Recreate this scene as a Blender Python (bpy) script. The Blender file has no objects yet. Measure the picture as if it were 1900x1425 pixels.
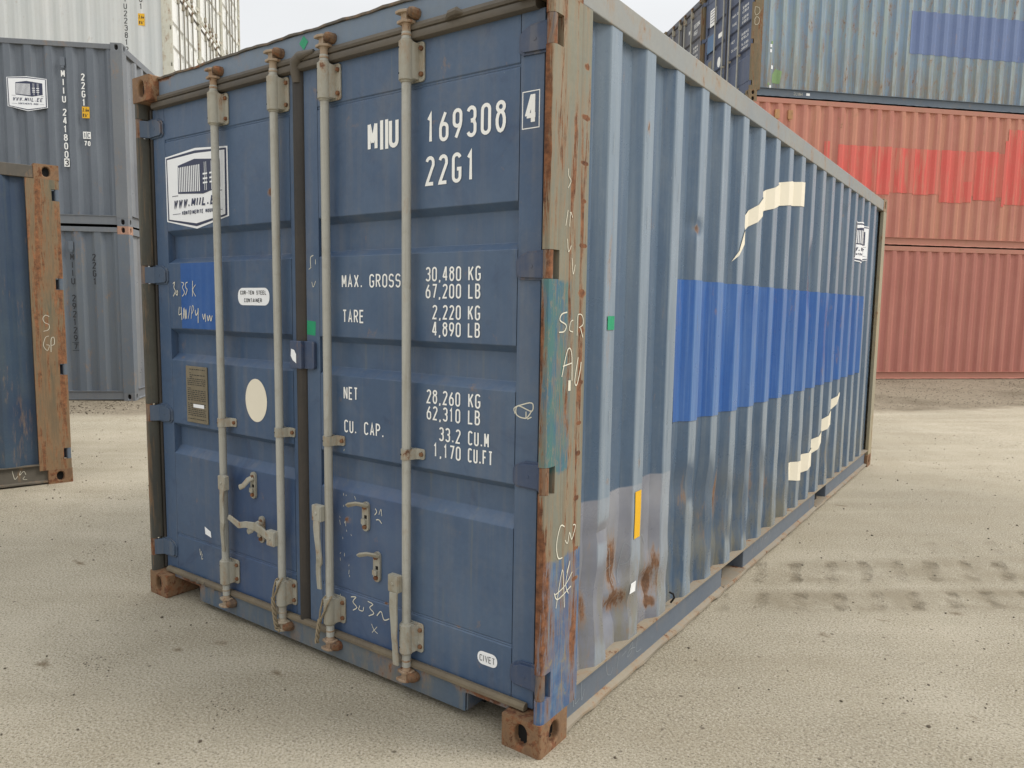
import bpy, bmesh, math, random
from mathutils import Vector, Matrix
from math import sin, cos, pi, radians as R_
random.seed(7)
Wd = 2.438
S = bpy.context.scene
C = S.collection
# ---------------------------------------------------------------- camera
cd = bpy.data.cameras.new('camera'); cam = bpy.data.objects.new('camera', cd); C.objects.link(cam)
cam.location = (3.68562, -1.95919, 1.50582)
cam.rotation_euler = (1.467940, -0.0146561, 0.6164198)
cd.sensor_width = 36; cd.lens = 36 * 1365.894 / 1900
cd.clip_start = .05; cd.clip_end = 2000
S.camera = cam
# ---------------------------------------------------------------- sky, sun, exposure
SUN_EL, SUN_AZ = R_(46), R_(60)       # azimuth measured from +Y towards +X
w = bpy.data.worlds.new('World'); S.world = w; w.use_nodes = True
wn = w.node_tree.nodes; wl = w.node_tree.links
bg = wn['Background']; bg.inputs['Strength'].default_value = .1
sky = wn.new('ShaderNodeTexSky'); sky.sky_type = 'NISHITA'; sky.sun_disc = False
sky.sun_elevation = SUN_EL; sky.sun_rotation = SUN_AZ
# a white overcast deck in front of the clear sky, brighter overhead, with faint cloud structure
tc = wn.new('ShaderNodeTexCoord'); sep = wn.new('ShaderNodeSeparateXYZ'); wl.new(tc.outputs['Generated'], sep.inputs[0])
nz = wn.new('ShaderNodeTexNoise'); nz.inputs['Scale'].default_value = 1.6; nz.inputs['Detail'].default_value = 5
wl.new(tc.outputs['Generated'], nz.inputs['Vector'])
mr = wn.new('ShaderNodeMapRange'); wl.new(sep.outputs['Z'], mr.inputs[0])
mr.inputs[1].default_value = .35; mr.inputs[2].default_value = 1; mr.inputs[3].default_value = 6.9; mr.inputs[4].default_value = 14.5
mn = wn.new('ShaderNodeMapRange'); wl.new(nz.outputs['Fac'], mn.inputs[0])
mn.inputs[1].default_value = .3; mn.inputs[2].default_value = .7; mn.inputs[3].default_value = .93; mn.inputs[4].default_value = 1.07
mu = wn.new('ShaderNodeMath'); mu.operation = 'MULTIPLY'; wl.new(mr.outputs[0], mu.inputs[0]); wl.new(mn.outputs[0], mu.inputs[1])
cc = wn.new('ShaderNodeCombineColor'); 
for i, k in enumerate((.985, .995, 1.0)):
    m_ = wn.new('ShaderNodeMath'); m_.operation = 'MULTIPLY'; m_.inputs[1].default_value = k
    wl.new(mu.outputs[0], m_.inputs[0]); wl.new(m_.outputs[0], cc.inputs[i])
mx = wn.new('ShaderNodeMix'); mx.data_type = 'RGBA'; mx.inputs[0].default_value = .93
wl.new(sky.outputs[0], mx.inputs[6]); wl.new(cc.outputs[0], mx.inputs[7]); wl.new(mx.outputs[2], bg.inputs['Color'])
sd = bpy.data.lights.new('sun', 'SUN'); sd.energy = 1.6; sd.angle = R_(22); sd.color = (1, .95, .87)
sun = bpy.data.objects.new('sun', sd); C.objects.link(sun)
sv = Vector((sin(SUN_AZ) * cos(SUN_EL), cos(SUN_AZ) * cos(SUN_EL), sin(SUN_EL)))
sun.rotation_euler = sv.to_track_quat('Z', 'Y').to_euler(); sun.location = (5, 5, 20)
S.view_settings.view_transform = 'Standard'; S.view_settings.look = 'None'
S.view_settings.exposure = 0.4; S.view_settings.gamma = 1; S.view_settings.use_curve_mapping = False
S.render.engine = 'CYCLES'

# ---------------------------------------------------------------- material helpers
def rgb(r, g, b):                      # sRGB 0-255 -> linear
    f = lambda c: ((c / 255 + .055) / 1.055) ** 2.4 if c > 10 else c / 3294
    return (f(r), f(g), f(b), 1)
class NG:
    def __init__(s, name):
        s.m = bpy.data.materials.new(name); s.m.use_nodes = True
        s.t = s.m.node_tree; s.n = s.t.nodes; s.l = s.t.links; s.b = s.n['Principled BSDF']
        tc = s.n.new('ShaderNodeTexCoord'); s.P = tc.outputs['Object']
    def set(s, sock, v):
        if isinstance(v, bpy.types.NodeSocket): s.l.new(v, sock)
        else: sock.default_value = v
    def map(s, v, sc, off=(0, 0, 0)):
        n = s.n.new('ShaderNodeMapping'); s.set(n.inputs[0], v); n.inputs['Scale'].default_value = sc; n.inputs['Location'].default_value = off
        return n.outputs[0]
    def noise(s, sc, det=4, ro=.55, v=None, stretch=None, off=(0, 0, 0), dist=0):
        v = v or s.P
        if stretch or off != (0, 0, 0): v = s.map(v, stretch or (1, 1, 1), off)
        n = s.n.new('ShaderNodeTexNoise'); s.set(n.inputs['Vector'], v)
        n.inputs['Scale'].default_value = sc; n.inputs['Detail'].default_value = det; n.inputs['Roughness'].default_value = ro
        n.inputs['Distortion'].default_value = dist
        return n.outputs['Fac']
    def ramp(s, v, a, b, lo=0, hi=1, smooth=False):
        n = s.n.new('ShaderNodeMapRange'); s.set(n.inputs[0], v)
        if smooth: n.interpolation_type = 'SMOOTHSTEP'
        for i, k in enumerate((a, b, lo, hi)): s.set(n.inputs[i + 1], k)
        return n.outputs[0]
    def math(s, op, a, b=0, c=0, clamp=False):
        n = s.n.new('ShaderNodeMath'); n.operation = op; n.use_clamp = clamp
        s.set(n.inputs[0], a); s.set(n.inputs[1], b)
        if c: s.set(n.inputs[2], c)
        return n.outputs[0]
    def mix(s, f, a, b, mode='MIX'):
        n = s.n.new('ShaderNodeMix'); n.data_type = 'RGBA'; n.blend_type = mode
        s.set(n.inputs[0], f); s.set(n.inputs[6], a); s.set(n.inputs[7], b); return n.outputs[2]
    def xyz(s):
        n = s.n.new('ShaderNodeSeparateXYZ'); s.l.new(s.P, n.inputs[0]); return n.outputs
    def blobs(s, pts):                 # soft bumps round given points: (x,y,z,rx,ry,rz,strength)
        acc = None
        for x, y, z, rx, ry, rz, k in pts:
            v = s.map(s.P, (1 / rx, 1 / ry, 1 / rz), (-x / rx, -y / ry, -z / rz))
            n = s.n.new('ShaderNodeVectorMath'); n.operation = 'LENGTH'; s.l.new(v, n.inputs[0])
            q = s.ramp(n.outputs['Value'], 0, 1, k, 0)
            acc = q if acc is None else s.math('MAXIMUM', acc, q)
        return acc
    def box(s, X, lo, hi, soft=.004, wob=None):   # 1 inside lo..hi along one coordinate socket
        if wob is not None: X = s.math('ADD', X, wob)
        return s.math('MULTIPLY', s.ramp(X, lo - soft, lo + soft), s.ramp(X, hi - soft, hi + soft, 1, 0))
    def bump(s, h, d=.01, st=1, prev=None):
        n = s.n.new('ShaderNodeBump'); n.inputs['Distance'].default_value = d; n.inputs['Strength'].default_value = st
        s.set(n.inputs['Height'], h)
        if prev: s.l.new(prev, n.inputs['Normal'])
        return n.outputs[0]
RUST_D, RUST_L = rgb(78, 50, 36), rgb(138, 92, 62)
def paint(name, c1, c2=None, rust=.1, streak=.25, dirt=.25, rough=.5, spots=None, sk=(20, 20, 1.1), wave=.0, dcol=(150, 138, 118),
          extra=None, rl=RUST_L, rd=RUST_D, rsc=5, rst=(1, 1, .45), spec=.5, stc=None, rnd=True):
    g = NG(name)
    c1 = rgb(*c1); c2 = rgb(*c2) if c2 else tuple(min(1, x * 1.25) for x in c1[:3]) + (1,)
    if rnd:
        oi = g.n.new('ShaderNodeObjectInfo'); k = g.math('MULTIPLY', oi.outputs['Random'], 37)
        cb = g.n.new('ShaderNodeCombineXYZ')
        for i in range(3): g.l.new(k, cb.inputs[i])
        va = g.n.new('ShaderNodeVectorMath'); va.operation = 'ADD'; g.l.new(g.P, va.inputs[0]); g.l.new(cb.outputs[0], va.inputs[1]); Q = va.outputs[0]
    else: Q = g.P
    big = g.noise(1.1, 5, .6, v=Q)
    col = g.mix(g.ramp(big, .35, .65), c1, c2)
    st = g.noise(1, 4, .6, v=Q, stretch=sk)
    stm = g.ramp(st, .5, .72, 0, streak)
    col = g.mix(stm, col, rgb(*(stc or dcol)))
    fine = g.noise(55, 4, .7, v=Q)
    col = g.mix(g.ramp(fine, .3, .7, .0, .22), col, tuple(x * .62 for x in c1[:3]) + (1,))
    if extra: col = extra(g, col)
    dn = g.noise(7, 7, .72, v=Q, dist=.3)
    col = g.mix(g.ramp(dn, .52, .75, 0, dirt), col, rgb(*dcol))
    r = g.ramp(g.noise(rsc, 9, .76, v=Q, stretch=rst, dist=.4), .23, .77)
    r = g.math('ADD', g.math('MULTIPLY', r, .75), g.math('MULTIPLY', g.ramp(g.noise(28, 5, .7, v=Q, stretch=rst), .25, .75), .25))
    if spots:
        r = g.math('ADD', r, g.math('MULTIPLY', g.blobs(spots), 1.25))
    th = .90 - .56 * rust ** .45 if rust > 0 else 2
    if rust <= 0 and spots: th = .80
    rm = g.ramp(r, th - .02, th + .05)
    halo = g.ramp(r, th - .17, th, 0, .5)
    rc = g.mix(g.ramp(g.noise(30, 6, .7, v=Q), .35, .65), rd, rl)
    if rust > 0 or spots:
        col = g.mix(halo, col, rgb(150, 118, 84))
        col = g.mix(rm, col, rc)
    g.l.new(col, g.b.inputs['Base Color'])
    rr = g.math('ADD', g.ramp(dn, .3, .7, rough - .06, rough + .14), g.math('MULTIPLY', rm, .3), clamp=True)
    g.l.new(rr, g.b.inputs['Roughness']); g.b.inputs['Specular IOR Level'].default_value = spec
    h = g.math('ADD', g.math('MULTIPLY', fine, .25), g.math('MULTIPLY', rm, g.ramp(g.noise(70, 3, .7, v=Q), .2, .8, -.6, .9)))
    nb = g.bump(h, .0012, .8)
    if wave: nb = g.bump(g.noise(3.2, 2, .5, v=Q), wave, 1, nb)
    g.l.new(nb, g.b.inputs['Normal'])
    return g.m
def plain(name, c, rough=.6, metal=0, var=.2, sc=25, emit=None):
    g = NG(name); c = rgb(*c)
    col = g.mix(g.ramp(g.noise(sc, 5, .65), .35, .7, 0, var), c, tuple(x * .55 for x in c[:3]) + (1,))
    g.l.new(col, g.b.inputs['Base Color']); g.b.inputs['Roughness'].default_value = rough; g.b.inputs['Metallic'].default_value = metal
    g.l.new(g.bump(g.noise(sc * 3, 3), .0006, .6), g.b.inputs['Normal'])
    return g.m
M = {}
# main container: two blues of different age
BL1, BL2 = (62, 84, 113), (78, 98, 124)
def door_extra(g, col):
    x, y, z = g.xyz()
    wn_ = g.math('MULTIPLY', g.math('SUBTRACT', g.noise(9, 5), .5), .05)
    # newer, more saturated touch-up paint round the catches of both doors
    a = g.math('MULTIPLY', g.box(x, 1.29, 1.79, .02, wn_), g.box(z, -.1, .78, .03, wn_))
    b = g.math('MULTIPLY', g.box(x, .62, 1.11, .03, wn_), g.box(z, -.1, .74, .04, wn_))
    col = g.mix(g.math('MULTIPLY', g.math('MAXIMUM', a, b), .5), col, rgb(50, 72, 112))
    run = g.ramp(g.noise(1, 5, .65, stretch=(34, 34, .8), off=(8, 1, 3)), .60, .74, 0, .45)
    col = g.mix(g.math('MULTIPLY', run, g.ramp(g.noise(2.3, 4), .42, .6)), col, rgb(122, 120, 98))
    sm = g.ramp(g.noise(2.6, 7, .72, off=(5, 1, 8), dist=1.6), .57, .66, 0, .38)
    col = g.mix(sm, col, rgb(44, 58, 88))
    fd = g.ramp(g.noise(1.6, 5, .6, off=(1, 9, 2)), .5, .7, 0, .35)
    col = g.mix(fd, col, rgb(104, 122, 142))
    chips = g.ramp(g.noise(1, 7, .8, stretch=(40, 40, 30), off=(2, 2, 2)), .69, .715, 0, .7)
    col = g.mix(chips, col, rgb(150, 158, 160))
    sc = g.ramp(g.noise(1, 6, .8, stretch=(60, 60, 5), off=(3, 1, 5), dist=1.2), .68, .72, 0, .5)
    low = g.ramp(z, .75, .3)
    return g.mix(g.math('MULTIPLY', sc, low), col, rgb(165, 175, 185))
M['door'] = paint('door_paint_blue', BL1, BL2, rust=.004, rsc=11, rst=(1, 1, .6), streak=.16, dirt=.14, rough=.42, extra=door_extra, rnd=False, wave=.006,
    spots=[(1.36, .05, .80, .05, .1, .035, .42), (.985, .05, 1.985, .035, .1, .025, .45), (1.44, .05, .63, .03, .1, .03, .36), (1.66, .05, .33, .02, .1, .012, .4), (2.03, .05, .335, .02, .1, .01, .36)])
M['frame'] = paint('frame_paint_worn', (84, 101, 118), (110, 118, 118), rust=.14, streak=.45, dirt=.55, rough=.6, dcol=(128, 122, 108), wave=.004, rnd=False)
M['header'] = paint('header_paint', (104, 120, 138), (112, 126, 142), rust=.02, streak=.14, dirt=.2, rough=.5, dcol=(130, 126, 112), wave=.004, rnd=False,
    spots=[(.2, .04, 2.58, .12, .2, .03, .5), (.9, .04, 2.592, 1.4, .2, .012, .5), (2.2, .04, 2.55, .12, .2, .04, .4)])
M['sill'] = paint('sill_paint_scraped', (66, 88, 112), (104, 110, 112), rust=.12, streak=.6, dirt=.5, rough=.62, dcol=(122, 116, 100), rnd=False, sk=(26, 26, 3),
    spots=[(.28, .04, .11, .16, .2, .03, .22), (2.15, .04, .12, .16, .2, .03, .32)])
def side_extra(g, col):
    x, y, z = g.xyz()
    wb = g.math('MULTIPLY', g.math('SUBTRACT', g.noise(3, 4), .5), .03)
    # lighter grey primer patch low on the first corrugations
    a = g.math('MULTIPLY', g.box(y, .1, 1.085, .003), g.box(z, -1, .808, .003, wb))
    col = g.mix(a, col, g.mix(g.ramp(g.noise(4, 4), .4, .65), rgb(118, 121, 132), rgb(138, 140, 148)))
    # brighter lit look of the ridges painted in as a paler tint, with chalky scuffing
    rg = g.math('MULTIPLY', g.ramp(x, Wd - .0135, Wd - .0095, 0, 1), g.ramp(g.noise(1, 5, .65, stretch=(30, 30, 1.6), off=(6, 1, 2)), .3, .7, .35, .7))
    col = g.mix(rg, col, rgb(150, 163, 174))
    # dusty, paler greyed band over the upper half, streaked
    v = g.math('MULTIPLY', g.ramp(g.noise(1, 5, .6, stretch=(9, 9, .35), off=(2, 7, 1)), .42, .7, 0, .4), g.ramp(z, .9, 1.9))
    col = g.mix(v, col, rgb(128, 141, 150))
    gr = g.math('MULTIPLY', g.ramp(g.noise(1, 7, .72, stretch=(9, 9, 2.2), off=(4, 4, 4)), .44, .62, 0, .75), g.ramp(z, .85, .22))
    col = g.mix(gr, col, rgb(120, 115, 96))
    lo = g.ramp(g.noise(1, 6, .75, stretch=(60, 60, 7), off=(1, 3, 9), dist=1), .66, .7, 0, .4)
    return g.mix(lo, col, rgb(160, 168, 172))
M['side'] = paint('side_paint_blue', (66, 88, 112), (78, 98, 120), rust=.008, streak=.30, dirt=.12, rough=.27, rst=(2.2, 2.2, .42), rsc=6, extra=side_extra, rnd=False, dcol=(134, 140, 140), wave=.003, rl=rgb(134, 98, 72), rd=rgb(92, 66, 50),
    spots=[(2.39, .30, .42, .08, .08, .16, .50), (2.39, .29, .27, .07, .05, .2, .3), (2.39, .57, .50, .08, .09, .22, .46), (2.39, .60, .35, .08, .13, .09, .52), (2.40, .74, .50, .05, .05, .14, .34), (2.4, .88, .35, .07, .12, .15, .46), (2.4, .9, .25, .07, .06, .05, .5),
           (2.41, .93, .43, .07, .06, .10, .42), (2.42, 1.24, 1.87, .03, .04, .035, .5), (2.42, 1.2, .66, .04, .05, .12, .3), (2.42, 1.44, .62, .05, .06, .14, .5), (2.42, 1.5, .5, .05, .07, .2, .28), (2.4, 1.72, .55, .05, .05, .16, .42), (2.4, 1.98, .5, .05, .05, .2, .36), (2.4, 2.3, .55, .05, .05, .25, .36),
           (2.41, 2.56, .45, .05, .05, .2, .36), (2.42, 3.32, 1.90, .03, .07, .04, .5), (2.42, 3.32, 1.8, .03, .05, .13, .28), (2.41, 3.1, .92, .03, .04, .14, .5), (2.41, 4.28, 2.26, .03, .04, .035, .5), (2.41, 4.28, 2.18, .03, .03, .08, .3), (2.42, 3.9, 2.0, .03, .03, .04, .4), (2.42, 5.0, 1.9, .03, .03, .04, .36),
           (2.43, .42, 1.45, .02, .03, .5, .14), (2.42, .7, 1.3, .02, .03, .6, .16), (2.43, .70, 2.2, .02, .03, .06, .4), (2.4, 4.1, .4, .05, .05, .12, .4), (2.42, .44, .87, .02, .03, .03, .4), (2.42, .71, .9, .02, .02, .05, .4)])
def post_extra(g, col):
    x, y, z = g.xyz()
    wob = g.math('MULTIPLY', g.math('SUBTRACT', g.noise(7, 5, .7), .5), .10)
    sw = g.noise(1, 6, .75, stretch=(38, 38, 2.2), off=(5, 5, 5))
    teal = g.mix(g.ramp(g.noise(6, 5, .7, stretch=(3, 3, 1)), .4, .6), rgb(72, 112, 110), rgb(60, 100, 122))
    tm = g.math('MULTIPLY', g.math('MULTIPLY', g.box(z, .97, 1.60, .006, wob), g.ramp(g.math('ADD', y, g.math('MULTIPLY', wob, .4)), .135, .145, 1, 0)), g.ramp(sw, .28, .36, 0, 1))
    tm = g.math('MULTIPLY', tm, g.ramp(g.noise(14, 7, .7), .30, .35))
    tm = g.math('MULTIPLY', tm, g.ramp(g.noise(1, 7, .78, stretch=(60, 60, 22), off=(3, 3, 3)), .38, .46, .15, 1))
    col = g.mix(tm, col, teal)
    bl = g.mix(g.ramp(g.noise(9, 5, .7), .4, .6), rgb(52, 86, 130), rgb(78, 112, 146))
    bm = g.math('MULTIPLY', g.ramp(g.math('ADD', z, wob), .665, .68, 1, 0), g.ramp(sw, .36, .44, 0, .9))
    bm = g.math('MULTIPLY', bm, g.ramp(g.noise(11, 7, .72, off=(1, 2, 3)), .33, .40))
    bm = g.math('MULTIPLY', bm, g.ramp(g.noise(1, 7, .78, stretch=(60, 60, 22), off=(6, 3, 3)), .36, .44, .45, 1))
    return g.mix(bm, col, bl)
ps = [(2.45, .205, 2.30 - .145 * i + random.uniform(-.03, .03), .03, random.uniform(.022, .045), random.uniform(.008, .02), .5) for i in range(13)]
M['post'] = paint('post_paint_stripped', (116, 120, 110), (138, 132, 112), rust=.23, streak=.75, dirt=.35, rough=.66, extra=post_extra, rnd=False,
    dcol=(122, 108, 86), sk=(44, 44, 1.2), rst=(4, 4, .3), rsc=5, stc=(112, 92, 70),
    spots=ps + [(2.44, .12, 2.55, .1, .2, .09, .4), (2.40, .0, 2.1, .05, .06, .6, .36), (2.40, .0, .55, .05, .06, .5, .36), (2.41, .0, 1.3, .03, .05, .4, .22), (2.44, .20, 1.1, .03, .03, .9, .13), (2.44, .2, .35, .03, .05, .3, .16)])
M['post_dark'] = paint('post_paint_brown', (74, 74, 68), (92, 90, 80), rust=.14, streak=.5, dirt=.4, rough=.7, rst=(3, 3, .2), dcol=(70, 62, 52))
M['post_far'] = paint('post_paint_tan', (160, 150, 122), (148, 142, 124), rust=.1, streak=.4, dirt=.3, rough=.65)
M['rail'] = paint('top_rail_paint', (132, 138, 142), (146, 146, 140), rust=.10, streak=.2, dirt=.4, rough=.6, dcol=(150, 138, 118), rsc=9, sk=(10, 1, 10), wave=.003)
M['brail'] = paint('bottom_rail_paint', (92, 103, 117), (104, 112, 122), rust=.015, streak=.1, dirt=.25, rough=.55, sk=(10, 1.5, 10), dcol=(140, 132, 118), wave=.002)
M['dust'] = paint('dusty_ledge', (150, 140, 122), (134, 126, 114), rust=.18, streak=.3, dirt=.4, rough=.8, rsc=9, dcol=(150, 140, 122))
M['cast'] = paint('casting_rusty', (126, 98, 74), (104, 78, 58), rust=.42, streak=.3, dirt=.3, rough=.8, rsc=9, rst=(1, 1, .8), dcol=(120, 96, 70), sk=(10, 10, 3))
M['castg'] = paint('casting_faded', (128, 122, 104), (140, 110, 84), rust=.3, streak=.3, dirt=.4, rough=.75, rsc=9, rst=(1, 1, .8))
M['dark'] = plain('dark_void', (16, 14, 13), .9)
M['rod'] = paint('lock_rod_paint', (178, 178, 170), (164, 162, 152), rust=.03, streak=.5, dirt=.55, rough=.5, sk=(60, 60, 1.6), dcol=(126, 116, 94), rsc=12, rst=(1, 1, .3))
M['fit'] = paint('fitting_paint', (170, 168, 156), (152, 147, 132), rust=.10, streak=.4, dirt=.7, rough=.6, dcol=(128, 116, 92), rsc=14, sk=(30, 30, 6))
M['rustbolt'] = paint('rusty_bolt', (110, 66, 42), (90, 54, 36), rust=.5, rough=.85, rsc=30)
M['keeper'] = paint('rusty_keeper', (86, 66, 54), (72, 50, 40), rust=.35, rough=.85, rsc=20)
M['camm'] = paint('cam_worn', (166, 154, 134), (156, 128, 104), rust=.14, streak=.3, dirt=.5, rough=.7, rsc=16)
M['gasket'] = paint('rubber_gasket', (78, 73, 66), (108, 100, 88), rust=0, streak=.4, dirt=.5, rough=.62, dcol=(112, 100, 84), sk=(5, 5, 5))
M['gasketb'] = paint('rubber_gasket_dusty', (98, 88, 74), (126, 114, 92), rust=0, streak=.4, dirt=.6, rough=.75, dcol=(142, 128, 100), sk=(5, 5, 5))
M['gaskets'] = paint('rubber_gasket_side', (44, 41, 38), (62, 56, 50), rust=0, streak=.3, dirt=.3, rough=.55, dcol=(90, 80, 68), sk=(40, 40, 2))
M['hinge'] = paint('hinge_blue', (66, 82, 104), (76, 92, 112), rust=.03, rough=.45, dirt=.2)
M['hinge2'] = paint('hinge_dark', (56, 72, 100), (66, 80, 106), rust=.02, rough=.4, dirt=.15)
M['knuck'] = paint('hinge_knuckle', (104, 80, 66), (72, 80, 92), rust=.4, rough=.6, rsc=8, rst=(2, 2, .4))
M['rope'] = plain('rope_fibre', (146, 132, 108), .95, var=.5, sc=60)
M['white'] = plain('white_lettering', (244, 244, 240), .5, var=.10, sc=12)
M['ink'] = plain('black_lettering', (38, 40, 44), .6, var=.2)
M['chalkf'] = plain('chalk_faint', (158, 166, 170), .9, var=.4)
M['chalk'] = plain('chalk_mark', (222, 218, 200), .9, var=.3)
M['cream'] = plain('cream_vinyl', (232, 224, 204), .5, var=.06, sc=6)
M['vinyl'] = plain('white_vinyl', (240, 242, 244), .4, var=.03, sc=5)
M['navy'] = plain('navy_print', (52, 58, 84), .5, var=.1)
M['yellow'] = plain('yellow_sticker', (228, 176, 28), .5, var=.1)
M['green'] = plain('green_sticker', (28, 150, 105), .5, var=.3)
M['plate'] = paint('data_plate', (112, 104, 86), (124, 114, 92), rust=.05, rough=.5, dirt=.3)
M['bluep'] = paint('blue_touch_up_door', (44, 86, 150), (54, 96, 160), rust=0, streak=.15, dirt=.08, rough=.38, dcol=(110, 140, 180))
def bl_extra(g, col):
    x, y, z = g.xyz()
    col = g.mix(g.math('MULTIPLY', g.ramp(x, Wd - .0105, Wd - .0065, 0, 1), g.ramp(g.noise(1, 5, .65, stretch=(60, 60, 1.6), off=(6, 1, 2)), .3, .7, .2, .6)), col, rgb(104, 142, 188))  # paler ridges: their lit look is painted into the blue
    return g.mix(g.ramp(g.noise(1.5, 4, .6, stretch=(6, 2.2, .5), off=(3, 3, 3)), .45, .7, 0, .6), col, rgb(82, 116, 164))
M['blues'] = paint('blue_touch_up_side', (26, 80, 150), (34, 90, 160), rust=0, streak=.3, dirt=.06, rough=.3, dcol=(120, 150, 190), sk=(60, 60, 1.2), extra=bl_extra, wave=.003,
    spots=[(2.41, 3.1, 1.0, .03, .05, .06, .5)], rnd=False)
# background containers
M['g1'] = paint('grey_container_paint', (98, 105, 114), (106, 113, 122), rust=.01, streak=.25, dirt=.12, rough=.42, dcol=(132, 140, 146))
M['g1f'] = paint('grey_frame_paint', (110, 114, 120), (118, 122, 126), rust=.03, streak=.2, dirt=.2, rough=.5, dcol=(140, 140, 132))
M['g2'] = paint('grey_container_paint_lower', (100, 109, 120), (106, 114, 122), rust=.03, streak=.25, dirt=.2, rough=.5, dcol=(126, 122, 110))
M['g1s'] = paint('grey_side_paint', (128, 132, 136), (112, 116, 122), rust=.01, streak=.3, dirt=.1, rough=.3, sk=(20, 20, .8))
def wextra(g, col): return g.mix(g.ramp(g.noise(1, 4, .5, stretch=(3.2, 3.2, .08)), .4, .6, 0, .35), col, rgb(176, 182, 180))
M['w'] = paint('white_container_paint', (206, 210, 210), (212, 213, 210), rust=.006, streak=.15, dirt=.1, rough=.5, dcol=(176, 172, 158), extra=wextra)
M['wd'] = paint('white_door_paint', (240, 241, 236), (243, 244, 241), rust=.01, streak=.2, dirt=.15, rough=.45, dcol=(206, 198, 176))
M['wf'] = paint('white_frame_paint', (196, 196, 182), (206, 204, 190), rust=.12, streak=.3, dirt=.3, rough=.6, dcol=(170, 158, 130))
M['rodd'] = paint('dark_rod_paint', (132, 130, 120), (112, 110, 102), rust=.06, streak=.3, dirt=.3, rough=.6)
def r1x(g, col): return g.mix(g.ramp(g.noise(1, 5, .6, stretch=(6, 6, .22), off=(9, 2, 4)), .46, .6, 0, .5), col, rgb(196, 140, 112))
M['r1'] = paint('orange_container_paint', (186, 124, 108), (180, 114, 100), rust=.035, streak=.3, dirt=.16, rough=.6, extra=r1x, dcol=(190, 148, 122), rsc=7, rd=rgb(70, 42, 30), rl=rgb(130, 84, 56))
def r2x(g, col): return g.mix(g.ramp(g.noise(1, 5, .6, stretch=(6, 6, .3), off=(1, 2, 4)), .5, .68, 0, .3), col, rgb(198, 138, 116))
M['r2'] = paint('orange_container_paint_lower', (178, 114, 102), (172, 108, 96), rust=.02, streak=.2, dirt=.15, rough=.6, extra=r2x, dcol=(190, 148, 128), rsc=8, rd=rgb(90, 48, 36), rl=rgb(140, 78, 54))
M['rf'] = paint('orange_frame_paint', (186, 124, 108), (176, 124, 106), rust=.04, streak=.2, dirt=.3, rough=.65, dcol=(176, 140, 116))
M['redp'] = paint('red_touch_up', (216, 92, 84), (210, 104, 92), rust=.0, streak=.25, dirt=.2, rough=.55, dcol=(190, 118, 98), sk=(9, 9, .5), extra=lambda g, col: g.mix(g.ramp(g.noise(1, 6, .7, stretch=(7, 7, .9), off=(3, 1, 2)), .50, .62, 0, .8), col, rgb(192, 128, 106)))
M['redf'] = paint('red_touch_up_faint', (204, 108, 94), (196, 122, 104), rust=0, streak=.4, dirt=.2, rough=.58, dcol=(190, 130, 106), sk=(8, 8, .4))
def ridge_highlight(g, col, c, k=.7):  # highlights on the outer flats, painted into the wall colour
    x, y, z = g.xyz()
    return g.mix(g.math('MULTIPLY', g.ramp(x, Wd - .014, Wd - .009, 0, 1), g.ramp(g.noise(1, 5, .65, stretch=(12, 12, .7), off=(6, 1, 2)), .3, .7, .1, k)), col, rgb(*c))
def b3x(g, col):
    x, y, z = g.xyz()
    col = ridge_highlight(g, col, (164, 178, 180), .9)
    col = g.mix(g.ramp(g.noise(1, 5, .7, stretch=(12, 12, .5), off=(9, 2, 4)), .48, .6, 0, .55), col, rgb(136, 150, 142))
    return g.mix(g.math('MULTIPLY', g.ramp(g.noise(1, 6, .75, stretch=(14, 14, 1.2), off=(2, 2, 1)), .42, .56), g.ramp(z, 1.3, .35, 0, .7)), col, rgb(124, 114, 96))
M['b3'] = paint('blue_container_paint_rusty', (112, 136, 162), (126, 148, 168), rust=.12, streak=.4, dirt=.3, rough=.55, extra=b3x, dcol=(132, 134, 116), rsc=5, rst=(1.3, 1.3, .5), rl=rgb(140, 104, 78))
M['b3p'] = paint('blue_patch_faded', (100, 118, 160), (110, 128, 168), rust=.03, streak=.25, dirt=.15, rough=.5, dcol=(120, 134, 160))
M['b3d'] = paint('blue_door_paint_far', (72, 82, 108), (80, 92, 116), rust=.02, streak=.15, dirt=.15, rough=.5)
M['b4d'] = paint('grey_blue_door_paint_far', (88, 90, 100), (96, 98, 106), rust=.04, streak=.2, dirt=.2, rough=.55)
M['bf'] = paint('steel_blue_rail', (88, 100, 114), (94, 106, 118), rust=.02, streak=.1, dirt=.15, rough=.5, sk=(3, 3, 8))
M['olive'] = paint('post_olive_rust', (108, 102, 80), (120, 104, 82), rust=.3, streak=.5, dirt=.3, rough=.7, rst=(2.5, 2.5, .3), dcol=(90, 84, 66))
M['a'] = paint('dark_blue_container_paint', (44, 62, 86), (62, 80, 96), rust=.025, streak=.3, dirt=.2, rough=.5, dcol=(90, 96, 88), rsc=3, rst=(2, 2, .3), sk=(12, 12, .7))
M['apost'] = paint('post_orange_rust', (122, 94, 66), (96, 98, 82), rust=.40, streak=.6, dirt=.4, rough=.75, rst=(3.4, 3.4, .25), rsc=4, rl=rgb(148, 100, 68), rd=rgb(92, 66, 48), dcol=(84, 92, 80))
M['arail'] = paint('rail_brown', (94, 88, 78), (78, 74, 68), rust=.12, streak=.2, dirt=.35, rough=.65, dcol=(122, 112, 94))

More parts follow.
